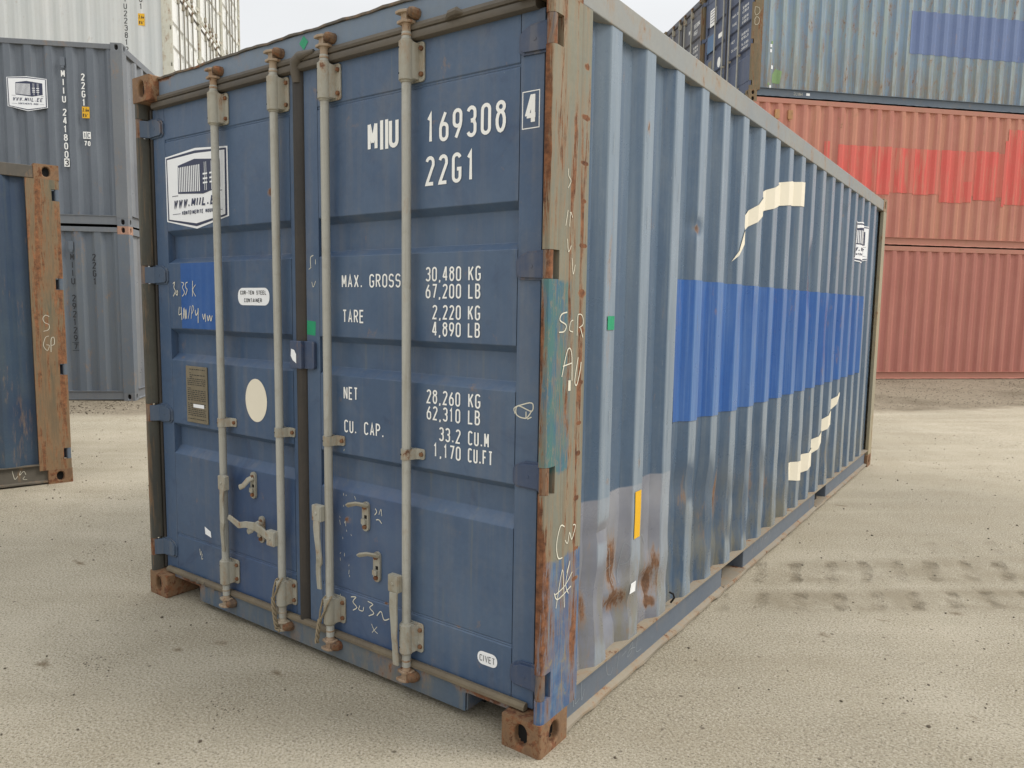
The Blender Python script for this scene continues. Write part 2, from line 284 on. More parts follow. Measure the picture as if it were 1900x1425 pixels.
# ---------------------------------------------------------------- mesh helpers
class MB:
    def __init__(s): s.v = []; s.f = []; s.mi = []; s.cur = 0
    def add(s, vs, fs):
        o = len(s.v); s.v += [tuple(v) for v in vs]; s.f += [tuple(i + o for i in f) for f in fs]; s.mi += [s.cur] * len(fs); return s
    def box(s, x0, x1, y0, y1, z0, z1):
        return s.add([(x, y, z) for x in (x0, x1) for y in (y0, y1) for z in (z0, z1)],
                     [(0, 1, 3, 2), (4, 6, 7, 5), (0, 4, 5, 1), (2, 3, 7, 6), (0, 2, 6, 4), (1, 5, 7, 3)])
    def prism(s, poly, f0, f1):        # poly list of 2D points, f0/f1 map (a,b)->3D
        n = len(poly); vs = [f0(*p) for p in poly] + [f1(*p) for p in poly]
        return s.add(vs, [tuple(range(n))[::-1], tuple(range(n, 2 * n))] + [(i, (i + 1) % n, n + (i + 1) % n, n + i) for i in range(n)])
    def px(s, poly, x0, x1): return s.prism(poly, lambda a, b: (x0, a, b), lambda a, b: (x1, a, b))   # (y,z)
    def py(s, poly, y0, y1): return s.prism(poly, lambda a, b: (a, y0, b), lambda a, b: (a, y1, b))   # (x,z)
    def pz(s, poly, z0, z1): return s.prism(poly, lambda a, b: (a, b, z0), lambda a, b: (a, b, z1))   # (x,y)
    def tube(s, path, rads, n=12, cap=True, flat=None):
        path = [Vector(p) for p in path]
        if not isinstance(rads, (list, tuple)): rads = [rads] * len(path)
        rings = []; up = None
        for i, p in enumerate(path):
            t = (path[min(i + 1, len(path) - 1)] - path[max(i - 1, 0)])
            t = t.normalized() if t.length > 1e-9 else Vector((0, 0, 1))
            if up is None: up = Vector((0, 1, 0)) if abs(t.y) < .9 else Vector((1, 0, 0))
            a = t.cross(up).normalized(); b = a.cross(t).normalized(); up = b
            rings.append([p + (a * cos(2 * pi * k / n) + b * sin(2 * pi * k / n) * (flat or 1)) * rads[i] for k in range(n)])
        vs = [v for r in rings for v in r]; m = len(rings)
        fs = [(i * n + k, i * n + (k + 1) % n, (i + 1) * n + (k + 1) % n, (i + 1) * n + k) for i in range(m - 1) for k in range(n)]
        if cap: fs += [tuple(range(n))[::-1], tuple(range((m - 1) * n, m * n))]
        return s.add(vs, fs)
    def lathe(s, cx, cy, prof, n=16):  # prof [(r,z)]
        return s.tube([(cx, cy, z + 1e-5 * i) for i, (r, z) in enumerate(prof)], [r for r, z in prof], n)
    def mesh(s, name, mats, smooth=None):
        me = bpy.data.meshes.new(name); me.from_pydata(s.v, [], s.f); me.update()
        bm = bmesh.new(); bm.from_mesh(me); bmesh.ops.recalc_face_normals(bm, faces=bm.faces); bm.to_mesh(me); bm.free()
        for m in (mats if isinstance(mats, (list, tuple)) else [mats]): me.materials.append(m)
        if any(s.mi): me.polygons.foreach_set('material_index', s.mi)
        if smooth:
            me.polygons.foreach_set('use_smooth', [True] * len(me.polygons)); me.set_sharp_from_angle(angle=R_(smooth))
        return me
    def obj(s, name, mats, parent=None, smooth=None, bevel=None, seg=2):
        o = bpy.data.objects.new(name, s.mesh(name, mats, smooth)); C.objects.link(o)
        if parent: o.parent = parent
        if bevel: addbev(o, bevel, seg)
        return o
def addbev(o, wd, seg=2):
    m = o.modifiers.new('bevel', 'BEVEL'); m.width = wd; m.segments = seg; m.limit_method = 'ANGLE'; m.angle_limit = R_(35); m.harden_normals = False
def link(me, name, parent, loc=(0, 0, 0)):
    o = bpy.data.objects.new(name, me); C.objects.link(o); o.parent = parent; o.location = loc; return o
def thing(name, label, cat, loc=(0, 0, 0), rz=0, group=None):
    o = bpy.data.objects.new(name, None); C.objects.link(o); o.location = loc; o.rotation_euler = (0, 0, rz)
    o.empty_display_size = .3; o['label'] = label; o['category'] = cat
    if group: o['group'] = group
    return o
def rrect(x0, x1, z0, z1, r, n=4):
    p = []
    for cx, cz, a in ((x1 - r, z1 - r, 0), (x0 + r, z1 - r, 90), (x0 + r, z0 + r, 180), (x1 - r, z0 + r, 270)):
        p += [(cx + r * cos(R_(a + 90 * k / n)), cz + r * sin(R_(a + 90 * k / n))) for k in range(n + 1)]
    return p

# ---------------------------------------------------------------- stroke font and flat art
def arc(cx, cy, rx, ry, a0, a1, n=7): return [(cx + rx * cos(R_(a0 + (a1 - a0) * i / n)), cy + ry * sin(R_(a0 + (a1 - a0) * i / n))) for i in range(n + 1)]
def glyph(ch, q):   # centre-lines in the unit box; q = corner radius in y units
    h = .5
    T = lambda a0, a1, n=7: arc(h, 1 - q, h, q, a0, a1, n)      # top cap
    B = lambda a0, a1, n=7: arc(h, q, h, q, a0, a1, n)          # bottom cap
    G = {
     '0': [T(180, 0) + B(0, -180) + [(0, 1 - q)]], 'O': [T(180, 0) + B(0, -180) + [(0, 1 - q)]],
     '1': [[(.15, .82), (.5, 1), (.5, 0)]], '2': [T(170, 0) + [(1, .72), (.02, .02), (.0, 0), (1, 0)]],
     '3': [T(165, 0) + [(1, .66), (.86, .555), (.42, .53)], [(.42, .53), (.86, .50), (1, .38)] + B(0, -165)],
     '4': [[(.74, 0), (.74, 1), (.60, 1), (0, .30), (0, .26)], [(-.06, .27), (1.06, .27)]], '5': [[(.95, 1), (.08, 1), (.04, .56)] + arc(h, .36, h, .22, 140, 0, 5) + B(0, -165)],
     '6': [[(.72, 1), (.08, .56), (.0, .40)], arc(h, q, h, q, 180, 360) + arc(h, .58 - q * .9, h, q * .9, 0, 180) + [(0, q)]],
     '7': [[(0, 1), (1, 1), (.35, 0)]],
     '8': [arc(h, 1 - q * .95, .46, q * .95, -90, 270, 14), arc(h, (1 - q * 1.9) / 2, .5, (1 - q * 1.9) / 2, 90, 450, 14)],
     '9': [[(.28, 0), (.92, .44), (1, .60)], arc(h, 1 - q, h, q, 0, 180) + arc(h, .42 + q * .9, h, q * .9, 180, 360) + [(1, 1 - q)]],
     'A': [[(0, 0), (.5, 1), (1, 0)], [(.17, .3), (.83, .3)]], 'B': [[(0, 0), (0, 1), (.55, 1)] + arc(.55, .77, .4, .23, 90, -90, 6) + [(0, .54)], [(.55, .54)] + arc(.55, .27, .45, .27, 90, -90, 6) + [(0, 0)]],
     'C': [arc(h, 1 - q, h, q, 15, 180) + B(180, 345)], 'D': [[(0, 0), (0, 1), (.45, 1)] + arc(.45, 1 - q, .55, q, 90, 0, 5) + arc(.45, q, .55, q, 0, -90, 5) + [(0, 0)]],
     'E': [[(1, 1), (0, 1), (0, 0), (1, 0)], [(0, .52), (.85, .52)]], 'F': [[(0, 0), (0, 1), (1, 1)], [(0, .52), (.8, .52)]],
     'G': [arc(h, 1 - q, h, q, 15, 180) + B(180, 360) + [(1, .45), (.55, .45)]], 'H': [[(0, 0), (0, 1)], [(1, 0), (1, 1)], [(0, .5), (1, .5)]],
     'I': [[(.5, 0), (.5, 1)]], 'K': [[(0, 0), (0, 1)], [(1, 1), (0, .38)], [(.35, .6), (1, 0)]], 'L': [[(0, 1), (0, 0), (1, 0)]],
     'M': [[(0, 0), (0, 1)], [(1, 0), (1, 1)], [(.03, 1), (.5, .25)], [(.97, 1), (.5, .25)]], 'N': [[(0, 0), (0, 1)], [(1, 0), (1, 1)], [(.03, 1), (.97, 0)]],
     'P': [[(0, 0), (0, 1), (.5, 1)] + arc(.5, .75, .5, .25, 90, -90, 6) + [(0, .5)]], 'R': [[(0, 0), (0, 1), (.5, 1)] + arc(.5, .75, .5, .25, 90, -90, 6) + [(0, .5)], [(.45, .5), (1, 0)]],
     'S': [arc(h, 1 - q, h, q, 15, 180) + arc(h, .62, h, .12, 180, 250, 3) + arc(h, .38, h, .12, 70, 0, 3) + arc(h, q, h, q, 0, -165)],
     'T': [[(0, 1), (1, 1)], [(.5, 1), (.5, 0)]], 'U': [[(0, 1), (0, q)] + B(180, 360) + [(1, 1)]], 'V': [[(0, 1), (.5, 0), (1, 1)]],
     'W': [[(0, 1), (.25, 0), (.5, .8), (.75, 0), (1, 1)]], 'X': [[(0, 0), (1, 1)], [(0, 1), (1, 0)]], 'Y': [[(0, 1), (.5, .45), (1, 1)], [(.5, .45), (.5, 0)]],
     '-': [[(.1, .45), (.9, .45)]], '.': [[(.5, 0), (.5, .001)]], ',': [[(.62, .04), (.25, -.16)]], "'": [[(.5, 1), (.4, .8)]],
     'm': [[(0, 0), (0, .6), (.5, .55), (.5, 0)], [(.5, .55), (1, .55), (1, 0)]], '"': [[(.3, 1), (.3, .8)], [(.7, 1), (.7, .8)]],
    }
    if ch == 'Ü': return glyph('U', q) + [[(.25, 1.22), (.25, 1.23)], [(.75, 1.22), (.75, 1.23)]]
    return G.get(ch, [])
class Art:       # flat shapes in (a,b) with a layer, several materials
    def __init__(s): s.items = []; s.k = 0; s.gid = 0
    def new(s): s.gid += 1; return s
    def poly(s, pts, mi=0, layer=0): s.items.append(('p', list(pts), mi, layer, s.gid)); return s
    def rect(s, a0, a1, b0, b1, mi=0, layer=0): return s.poly([(a0, b0), (a1, b0), (a1, b1), (a0, b1)], mi, layer)
    def stroke(s, pts, t, mi=0, layer=0, cap=False):
        pts = [Vector(p) for p in pts]; out = [pts[0]]
        for p in pts[1:]:
            if (p - out[-1]).length > t * .02: out.append(p)
        if len(out) < 2:
            a, b = out[0]; return s.rect(a - t / 2, a + t / 2, b - t * .1, b + t * .9, mi, layer)
        closed = (out[0] - out[-1]).length < t * .05 and len(out) > 3
        if closed: out = out[:-1]
        n = len(out); L = []; Rr = []
        for i in range(n):
            p = out[i]
            d0 = (p - out[i - 1]).normalized() if (i > 0 or closed) else (out[1] - p).normalized()
            d1 = (out[(i + 1) % n] - p).normalized() if (i < n - 1 or closed) else d0
            m = Vector((-(d0 + d1).y, (d0 + d1).x))
            m = m.normalized() if m.length > .2 else Vector((-d0.y, d0.x))
            k = max(.42, abs(m.dot(Vector((-d0.y, d0.x)))))
            L.append(p + m * t / 2 / k); Rr.append(p - m * t / 2 / k)
        s.items.append(('s', (L, Rr, closed), mi, layer + .08 * (s.k % 6), s.gid)); s.k += 1
        return s
    def text(s, txt, a, b, h, w=None, adv=None, t=None, fit=None, slant=0, mi=0, layer=0, vertical=False, new=None):
        if new or (new is None and layer == 0): s.new()
        w = w or h * .45; t = t or h * .13; adv = adv or w * 1.32
        pos = []; x = 0
        for i, ch in enumerate(txt):
            pos.append(x); x += adv * (.62 if ch in '.,' else .5 if ch == "'" else .95 if ch == ' ' else .55 if ch == 'I' and not vertical else 1)
        tot = x - adv + w
        sc = 1 if fit is None else fit / tot
        for i, ch in enumerate(txt):
            cw = w * (.45 if ch in ".,'" else .3 if ch == 'I' else 1) 
            if vertical: ox, oy = a - (cw if ch != 'I' else w * .3) / 2, b - i * adv
            else: ox, oy = a + pos[i] * sc, b
            ww, hh = cw * (sc if not vertical else 1) - t, h - t
            for pl in glyph(ch, min(.45, .5 * ww / hh if ww > 0 else .2)):
                s.stroke([(ox + t / 2 + px_ * ww + slant * py_ * h, oy + t / 2 + py_ * hh) for px_, py_ in pl], t, mi, layer)
        return s
    def build(s, name, mats, parent, fmap, cuts_a=(), cuts_b=(), dl=.0012, base=.0015, label=None):
        o = None; gids = sorted(set(i[4] for i in s.items))
        for gg in gids: o = s.build1(gg, name, mats, parent, fmap, cuts_a, cuts_b, dl, base, label)
        return o
    def build1(s, gg, name, mats, parent, fmap, cuts_a, cuts_b, dl, base, label):
        bm = bmesh.new()
        for kind, g, mi, layer, gi in s.items:
            if gi != gg: continue
            if kind == 'p':
                vs = [bm.verts.new((a, b, layer)) for a, b in g]
                try: f = bm.faces.new(vs); f.material_index = mi
                except ValueError: pass
            else:
                L, Rr, closed = g; n = len(L)
                lv = [bm.verts.new((p.x, p.y, layer + .45 * i / n)) for i, p in enumerate(L)]; rv = [bm.verts.new((p.x, p.y, layer + .45 * i / n)) for i, p in enumerate(Rr)]
                for i in range(n if closed else n - 1):
                    j = (i + 1) % n
                    f = bm.faces.new((lv[i], rv[i], rv[j], lv[j])); f.material_index = mi
        big = [f for f in bm.faces if len(f.verts) > 4]
        if big: bmesh.ops.triangulate(bm, faces=big)
        for c in cuts_a: bmesh.ops.bisect_plane(bm, geom=bm.verts[:] + bm.edges[:] + bm.faces[:], plane_co=(c, 0, 0), plane_no=(1, 0, 0))
        for c in cuts_b: bmesh.ops.bisect_plane(bm, geom=bm.verts[:] + bm.edges[:] + bm.faces[:], plane_co=(0, c, 0), plane_no=(0, 1, 0))
        for v in bm.verts: v.co = fmap(v.co.x, v.co.y, base + v.co.z * dl)
        me = bpy.data.meshes.new(name); bm.to_mesh(me); bm.free()
        for m in mats: me.materials.append(m)
        o = bpy.data.objects.new(name, me); C.objects.link(o); o.parent = parent
        if label: o['label'] = label
        return o
def logo(A, x0, x1, z0, z1):           # company sticker: hexagonal badge with a container drawing
    W_, H_ = x1 - x0, z1 - z0
    def hexa(i): return [(x0 + i, z0 + .12 * H_ + i * .4), (x0 + W_ / 2, z0 + i), (x1 - i, z0 + .12 * H_ + i * .4), (x1 - i * .8, z1 - .05 * H_ - i * .6), (x0 + W_ / 2, z1 - i), (x0 + i * .8, z1 - .05 * H_ - i * .6)]
    A.poly(hexa(0), 0, 0); A.poly(hexa(.022 * W_), 1, 1); A.poly(hexa(.048 * W_), 0, 2)
    X = lambda u: x0 + (u - 192) / 623 * W_
    Z = lambda v: z1 - (v - 140) / 780 * H_
    A.poly([(X(330), Z(285)), (X(325), Z(560)), (X(580), Z(590)), (X(745), Z(545)), (X(745), Z(285)), (X(500), Z(245))], 1, 3)
    for i in range(12):
        u = 338 + i * 18.5; A.rect(X(u), X(u + 10), Z(545 + i * 1.6), Z(305), 0, 4)
    for u in (598, 614, 664, 680): A.rect(X(u), X(u + 4), Z(560), Z(290), 0, 4)
    for u in (585, 650):
        for v in (395, 440, 480): A.rect(X(u), X(u + 44), Z(v + 16), Z(v), 0, 5)
    A.rect(X(262), X(325), Z(582), Z(576), 1, 3); A.rect(X(715), X(762), Z(582), Z(576), 1, 3)
    A.text('WWW.MIIL.EE', X(272), Z(702), Z(615) - Z(702), fit=X(735) - X(272), slant=.22, t=.017 * W_, w=.055 * W_, mi=1, layer=3)
    A.text('KONTEINERITE MÜÜK', X(362), Z(775), Z(735) - Z(775), fit=X(672) - X(362), t=.008 * W_, w=.022 * W_, mi=1, layer=3)
    A.rect(X(262), X(345), Z(762), Z(757), 1, 3); A.rect(X(685), X(762), Z(762), Z(757), 1, 3)
    return A
def scrib(A, pts, x, z, sx, sz, t=.006, mi=0, layer=0):
    A.new(); mx_ = None
    for pl in pts:
        if mx_ is not None and min(a for a, b in pl) > mx_ + .25: A.new()
        mx_ = max([a for a, b in pl] + ([mx_] if mx_ is not None else []))
        P = [Vector((x + a * sx, z + b * sz)) for a, b in pl]; out = []
        if len(P) > 2:
            Q = [P[0]] + P + [P[-1]]
            for i in range(1, len(Q) - 2):
                for k in range(5):
                    u = k / 5; p0, p1, p2, p3 = Q[i - 1:i + 3]
                    v = .5 * ((2 * p1) + (p2 - p0) * u + (2 * p0 - 5 * p1 + 4 * p2 - p3) * u * u + (3 * p1 - p0 - 3 * p2 + p3) * u ** 3)
                    out.append(v + Vector((random.uniform(-1, 1), random.uniform(-1, 1))) * t * .10)
            out.append(P[-1])
        else: out = P
        A.stroke(out, t * random.uniform(.7, 1.1), mi, layer)
    return A

# ---------------------------------------------------------------- container building
Wd = 2.438
PITCH = .2825
PRO = [(0, 0), (.076, 0), (.140, 1), (.2265, 1)]          # outer flat, flank, inner flat, flank
def side_profile(L, y_first=.387, y0=.235, y1=None, depth=.036):
    y1 = y1 or L - .178
    pts = [(y0, depth), (y_first - .056, depth)]
    k = 0
    while y_first + k * PITCH + .08 < y1 - .05:
        pts += [(y_first + k * PITCH + a, d * depth) for a, d in PRO]; k += 1
    pts = [p for p in pts if p[0] < y1 - .001]
    pts.append((y1, depth)); return pts
def prof_at(pts, y):
    if y <= pts[0][0]: return pts[0][1]
    for (a, da), (b, db) in zip(pts, pts[1:]):
        if a <= y <= b: return da + (db - da) * (y - a) / max(1e-9, b - a)
    return pts[-1][1]
def corrug(pts, zs, fmap, sub=1):      # grid sheet; fmap(y,depth,z)
    ys = []
    for (a, da), (b, db) in zip(pts, pts[1:]):
        for k in range(sub): ys.append((a + (b - a) * k / sub, da + (db - da) * k / sub))
    ys.append(pts[-1]); n = len(zs); mb = MB()
    mb.add([fmap(y, d, z) for y, d in ys for z in zs], [(i * n + j, (i + 1) * n + j, (i + 1) * n + j + 1, i * n + j + 1) for i in range(len(ys) - 1) for j in range(n - 1)])
    return mb
def casting_mesh(sx, sy, mat):         # corner block: x0..x0+.162, y0..y0+.178, z0..z0+.118; sx, sy tell which faces are outside
    bm = bmesh.new(); w_, l_, h_ = .162, .178, .118
    def face_hole(o, ua, va, nu, nv, cu, cv, hw, hh, inward):
        # rectangle o + u*ua + v*va with a stadium hole; ring + inner walls + dark back
        st = []; N = 5
        for sgn, a0 in ((1, 0), (-1, 180)):
            for k in range(N + 1):
                an = R_(a0 + 180 * k / N); st.append((cu + hw * cos(an), cv + sgn * 0 + (hh - hw) * (1 if a0 == 0 else -1) + hw * sin(an)))
        outer = []
        for (a, b) in st:
            dx, dy = a - cu, b - cv; k = 1e9
            if dx > 1e-9: k = min(k, (nu - cu) / dx)
            if dx < -1e-9: k = min(k, -cu / dx)
            if dy > 1e-9: k = min(k, (nv - cv) / dy)
            if dy < -1e-9: k = min(k, -cv / dy)
            outer.append((cu + dx * k, cv + dy * k))
        # snap the nearest outer samples onto the corners
        for c in ((0, 0), (nu, 0), (nu, nv), (0, nv)):
            i = min(range(len(outer)), key=lambda i: (outer[i][0] - c[0]) ** 2 + (outer[i][1] - c[1]) ** 2); outer[i] = c
        P3 = lambda a, b, d=0: bm.verts.new(o + ua * a + va * b + inward * d)
        ov = [P3(*p) for p in outer]; hv = [P3(*p) for p in st]; dv = [P3(p[0], p[1], .028) for p in st]; n = len(st)
        for i in range(n):
            j = (i + 1) % n
            bm.faces.new((ov[i], ov[j], hv[j], hv[i])); bm.faces.new((hv[i], hv[j], dv[j], dv[i]))
        f = bm.faces.new(dv); f.material_index = 1
    V = Vector; X, Y, Z = V((1, 0, 0)), V((0, 1, 0)), V((0, 0, 1))
    # end face (y outside) and side face (x outside)
    yo = 0 if sy < 0 else l_; xo = 0 if sx < 0 else w_
    face_hole(V((0, yo, 0)), X, Z, w_, h_, w_ * .5, h_ * .5, .025, .0395, Y * (1 if sy < 0 else -1))
    face_hole(V((xo, 0, 0)), Y, Z, l_, h_, l_ * .5, h_ * .5, .028, .0395, X * (1 if sx < 0 else -1))
    def q(*p): bm.faces.new([bm.verts.new(V(a)) for a in p])
    yi = l_ - yo; xi = w_ - xo
    q((0, yi, 0), (w_, yi, 0), (w_, yi, h_), (0, yi, h_)); q((xi, 0, 0), (xi, l_, 0), (xi, l_, h_), (xi, 0, h_))
    q((0, 0, 0), (w_, 0, 0), (w_, l_, 0), (0, l_, 0)); q((0, 0, h_), (w_, 0, h_), (w_, l_, h_), (0, l_, h_))
    bmesh.ops.remove_doubles(bm, verts=bm.verts, dist=.0004); bmesh.ops.recalc_face_normals(bm, faces=bm.faces)
    me = bpy.data.meshes.new('casting'); bm.to_mesh(me); bm.free(); me.materials.append(mat); me.materials.append(M['dark']); return me
CM = {}
def castings(root, L, H, mats, skip=()):
    for ix in (0, 1):
        for iy in (0, 1):
            for iz in (0, 1):
                m = mats(ix, iy, iz) if callable(mats) else mats
                k = (ix, iy, m.name)
                if k not in CM: CM[k] = casting_mesh(-1 if ix == 0 else 1, -1 if iy == 0 else 1, m)
                o = link(CM[k], 'casting', root, (0 if ix == 0 else Wd - .162, 0 if iy == 0 else L - .178, 0 if iz == 0 else H - .118))
                addbev(o, .009 if iy == 0 else .007, 3)
HZ = (.245, .948, 1.645, 2.355)
def hinge_z(H): return [.245 + (z - .245) * (H - .481) / 2.11 for z in HZ]
def front_post(side, H, mat, root, lab=None):   # side 0: x=0, 1: x=W ; slots where the hinges sit
    mb = MB(); e = .0
    fx = (lambda x: x) if side == 0 else (lambda x: Wd - x)
    full = [(0, .235), (0, .022), (.006, .008), (.018, .002), (.030, .004), (.036, .014), (.036, .058), (.030, .062), (.030, .235)]
    part = [(0, .235), (0, .058), (.036, .058), (.030, .066), (.030, .235)]
    zc = [.118]
    for z in hinge_z(H): zc += [z - .046, z + .046]
    zc.append(H - .118)
    for i in range(0, len(zc) - 1):
        pl = full if i % 2 == 0 else part
        p = [(fx(x), y) for x, y in pl]
        mb.pz(p, zc[i], zc[i + 1])
    o = mb.obj('corner_post', mat, root, smooth=40)
    if lab: o['label'] = lab
    return o
def rear_post(side, L, H, mat, root):
    fx = (lambda x: x) if side == 0 else (lambda x: Wd - x)
    mb = MB(); mb.pz([(fx(x), L - y) for x, y in ((0, .16), (0, .004), (.004, 0), (.165, 0), (.165, .02), (.03, .02), (.03, .16))], .118, H - .118)
    return mb.obj('corner_post', mat, root, bevel=.004)
def rails(root, L, H, mt, mbm, sides=(0, 1), pockets=True, ledge=None):
    for sd in sides:
        fx = (lambda x: x) if sd == 0 else (lambda x: Wd - x)
        mb = MB(); a, b = sorted((fx(.004), fx(.064))); mb.box(a, b, .178, L - .178, H - .115, H - .018)
        mb.obj('top_rail', mt, root, bevel=.004)
        # bottom rail: channel with web, top flange, sloping bottom lip, fork openings cut right through
        cuts = [(L / 2 - 1.025 - .18, L / 2 - 1.025 + .18), (L / 2 + 1.025 - .18, L / 2 + 1.025 + .18)] if pockets and L < 7 else []
        segs = []; y = .178
        for c0, c1 in cuts: segs.append((y, c0)); y = c1
        segs.append((y, L - .178))
        mb = MB()
        for s0, s1 in segs:
            a, b = sorted((fx(.030), fx(.036))); mb.box(a, b, s0, s1, .034, .162)
        for c0, c1 in cuts:
            for yy in (c0, c1): a, b = sorted((fx(.0335), fx(.30))); mb.box(a, b, yy - .004, yy + .004, .036, .16)
            a, b = sorted((fx(.0335), fx(.30))); mb.box(a, b, c0 + .005, c1 - .005, .1505, .1545)
        rl = mb.obj('bottom_rail', mbm, root)
        mb = MB()
        a, b = sorted((fx(.002), fx(.066))); mb.box(a, b, .178, L - .178, .1625, .171); mb.obj('rail_ledge', ledge or mbm, rl)
        y = [.178 + (L - .356) * i / 90 for i in range(91)]
        for c0, c1 in cuts:
            mb = MB(); mb.box(*sorted((fx(.012), fx(.32))), c0, c1, .030, .036); mb.obj('pocket_floor', ledge or mbm, rl)
        for s0, s1 in [(.178, L - .178)]:
            mb = MB(); n = max(2, int((s1 - s0) / .07)); ys = [s0 + (s1 - s0) * i / n for i in range(n + 1)]
            vs = []
            for yy in ys:
                jx = random.uniform(-.004, .003); jz = random.uniform(-.004, .004)
                vs += [(fx(.032), yy, .036), (fx(.008 + jx * .5), yy, .025 + jz), (fx(.008 + jx), yy, .014 + jz), (fx(.036), yy, .028)]
            mb.add(vs, [(4 * i + k, 4 * i + 4 + k, 4 * i + 4 + (k + 1) % 4, 4 * i + (k + 1) % 4) for i in range(n) for k in range(4)] + [(0, 1, 2, 3), tuple(4 * n + k for k in (3, 2, 1, 0))])
            mb.obj('rail_flange', ledge or mbm, rl)
def notch_sill(root, mat, H):
    mb = MB(); z1 = .122
    pl = [(.162, .104), (.186, .104), (.376, .104), (.383, .098), (.383, .030), (2.08, .030), (2.08, .098), (2.087, .104), (2.252, .104), (2.276, .104), (2.276, z1), (.162, z1)]
    mb.py(pl, .046, .052)
    mb.box(.162, 2.276, .0525, .20, z1 - .01, z1 - .002)
    for x in (.383, 2.08): mb.box(x - (.006 if x < 1 else -.0), x + (.0 if x < 1 else .006), .0525, .30, .032, .104)
    mb.box(.4, 2.07, .0525, .20, .030, .036)
    return mb.obj('door_sill', mat, root, bevel=.003)
YD = .062
def rib_z(H):
    k = (H - .30) / 2.291; f = lambda z: .13 + (z - .13) * k
    return [(f(1.857), f(1.832), f(1.724), f(1.700)), (f(1.380), f(1.355), f(1.255), f(1.224)), (f(.906), f(.881), f(.790), f(.750))]
def door_panel_mesh(x0, x1, px0, px1, H, mat):
    # frame x0..x1, recessed ribs across px0..px1
    z0, z1 = .128, H - .146; mb = MB(); D = .036
    mb.box(x0, px0, YD, YD + .05, z0, z1); mb.box(px1, x1, YD, YD + .05, z0, z1)
    zs = [(z1, 0)]
    g = .004
    for zz in (H - .306,): zs += [(zz + .009, 0), (zz + .006, .5), (zz + .001, .15), (zz - .003, .5), (zz - .006, 0)]
    for a, b, c, d in rib_z(H): zs += [(a, 0), (b, D * 100), (c, D * 100), (d, 0)]
    zs += [(.337, 0), (.334, .4), (.329, 0), (.326, .4), (.322, 0), (z0, 0)]
    vs = []; fs = []
    for z, d in zs: vs += [(px0 + .002, YD + .001 + d * .01, z), (px1 - .002, YD + .001 + d * .01, z)]
    for i in range(len(zs) - 1): fs.append((2 * i, 2 * i + 1, 2 * i + 3, 2 * i + 2))
    mb.add(vs, fs)
    mb.box(px0, px1, YD + .040, YD + .05, z0, z1)
    return mb.mesh('door_panel', mat)
def hinge_mesh(side, mat):             # around origin z=0; leaf on the door, knuckle in the post slot
    mb = MB(); fx = (lambda x: x) if side == 0 else (lambda x: Wd - x)
    pl = [(.048, .042), (.120, .038), (.150, .024), (.157, .012), (.157, -.028), (.146, -.038), (.048, -.042)]
    mb.py([(fx(x), z) for x, z in pl], YD - .014, YD + .002)
    rim = [(.05, .049), (.122, .046), (.157, .030), (.167, .016), (.167, -.032), (.152, -.046), (.05, -.049)]
    mb.py([(fx(x), z) for x, z in rim], YD - .006, YD + .001)
    mb.box(*sorted((fx(.018), fx(.06))), YD - .044, YD - .014, -.03, .03) if False else None
    mb.pz([(fx(x), y) for x, y in ((.02, .010), (.032, .012), (.062, YD - .012), (.052, YD - .002), (.02, .032))], -.042, .038)
    mb.tube([(fx(.102), YD - .0155, -.003), (fx(.102), YD - .0135, -.003)], .007, 10)
    return mb.mesh('hinge', mat)
def knuckle_mesh(side, mat):
    mb = MB(); x = .0185 if side == 0 else Wd - .0185
    mb.tube([(x, .0205, -.045), (x, .0205, .045)], .0165, 14); return mb.mesh('hinge_pin', mat, smooth=40)
RX = (.640, 1.060, 1.372, 1.806); RY = .026
def bracket_mesh(z0, z1, flip=False):  # bearing bracket around a rod at origin x, flange to +x
    mb = MB(); h = z1 - z0; y = RY
    mb.tube([(0, y, z0 - .006), (0, y, z0), (0, y, z0 + .002), (0, y, z1 - .002), (0, y, z1), (0, y, z1 + .006)], [.0205, .022, .0275, .0275, .022, .0205], 18)
    mb.py(rrect(-.03, .058, z0, z1, .012), YD - .007, YD)
    mb.box(-.0265, .0265, y, YD - .004, z0 + .003, z1 - .003)
    mb.pz([(.012, y - .022), (.030, y + .004), (.036, YD - .006), (.0, YD - .006)], z0 + .006, z1 - .006)
    mb.cur = 1
    for z in (z0 + .024, z1 - .024): mb.tube([(.046, YD - .007, z), (.046, YD - .016, z)], [.0095, .008], 8)
    mb.cur = 2
    for z in (z0 + .024, z1 - .024): mb.tube([(-.013, y - .0222, z), (-.0134, y - .0245, z)], .004, 8)
    return mb.mesh('guide_bracket', [M['fit'], M['rustbolt'], M['dark']], smooth=35)
def strap_mesh(z):
    mb = MB(); y = RY
    mb.tube([(0, y, z - .020), (0, y, z + .020)], .0215, 16)
    mb.py(rrect(.005, .062, z - .020, z + .020, .008), YD - .006, YD)
    mb.pz([(.010, y - .019), (.020, y - .006), (.028, YD - .012), (.040, YD - .006), (.0, YD - .004), (.0, y)], z - .020, z + .020)
    mb.box(-.0215, -.006, y, YD, z - .02, z + .02)
    mb.cur = 1; mb.tube([(.049, YD - .006, z), (.049, YD - .014, z)], [.009, .008], 8)
    mb.cur = 2; mb.tube([(-.010, y - .0186, z), (-.0104, y - .0200, z)], .0038, 8)
    return mb.mesh('rod_guide', [M['fit'], M['rustbolt'], M['dark']], smooth=35)
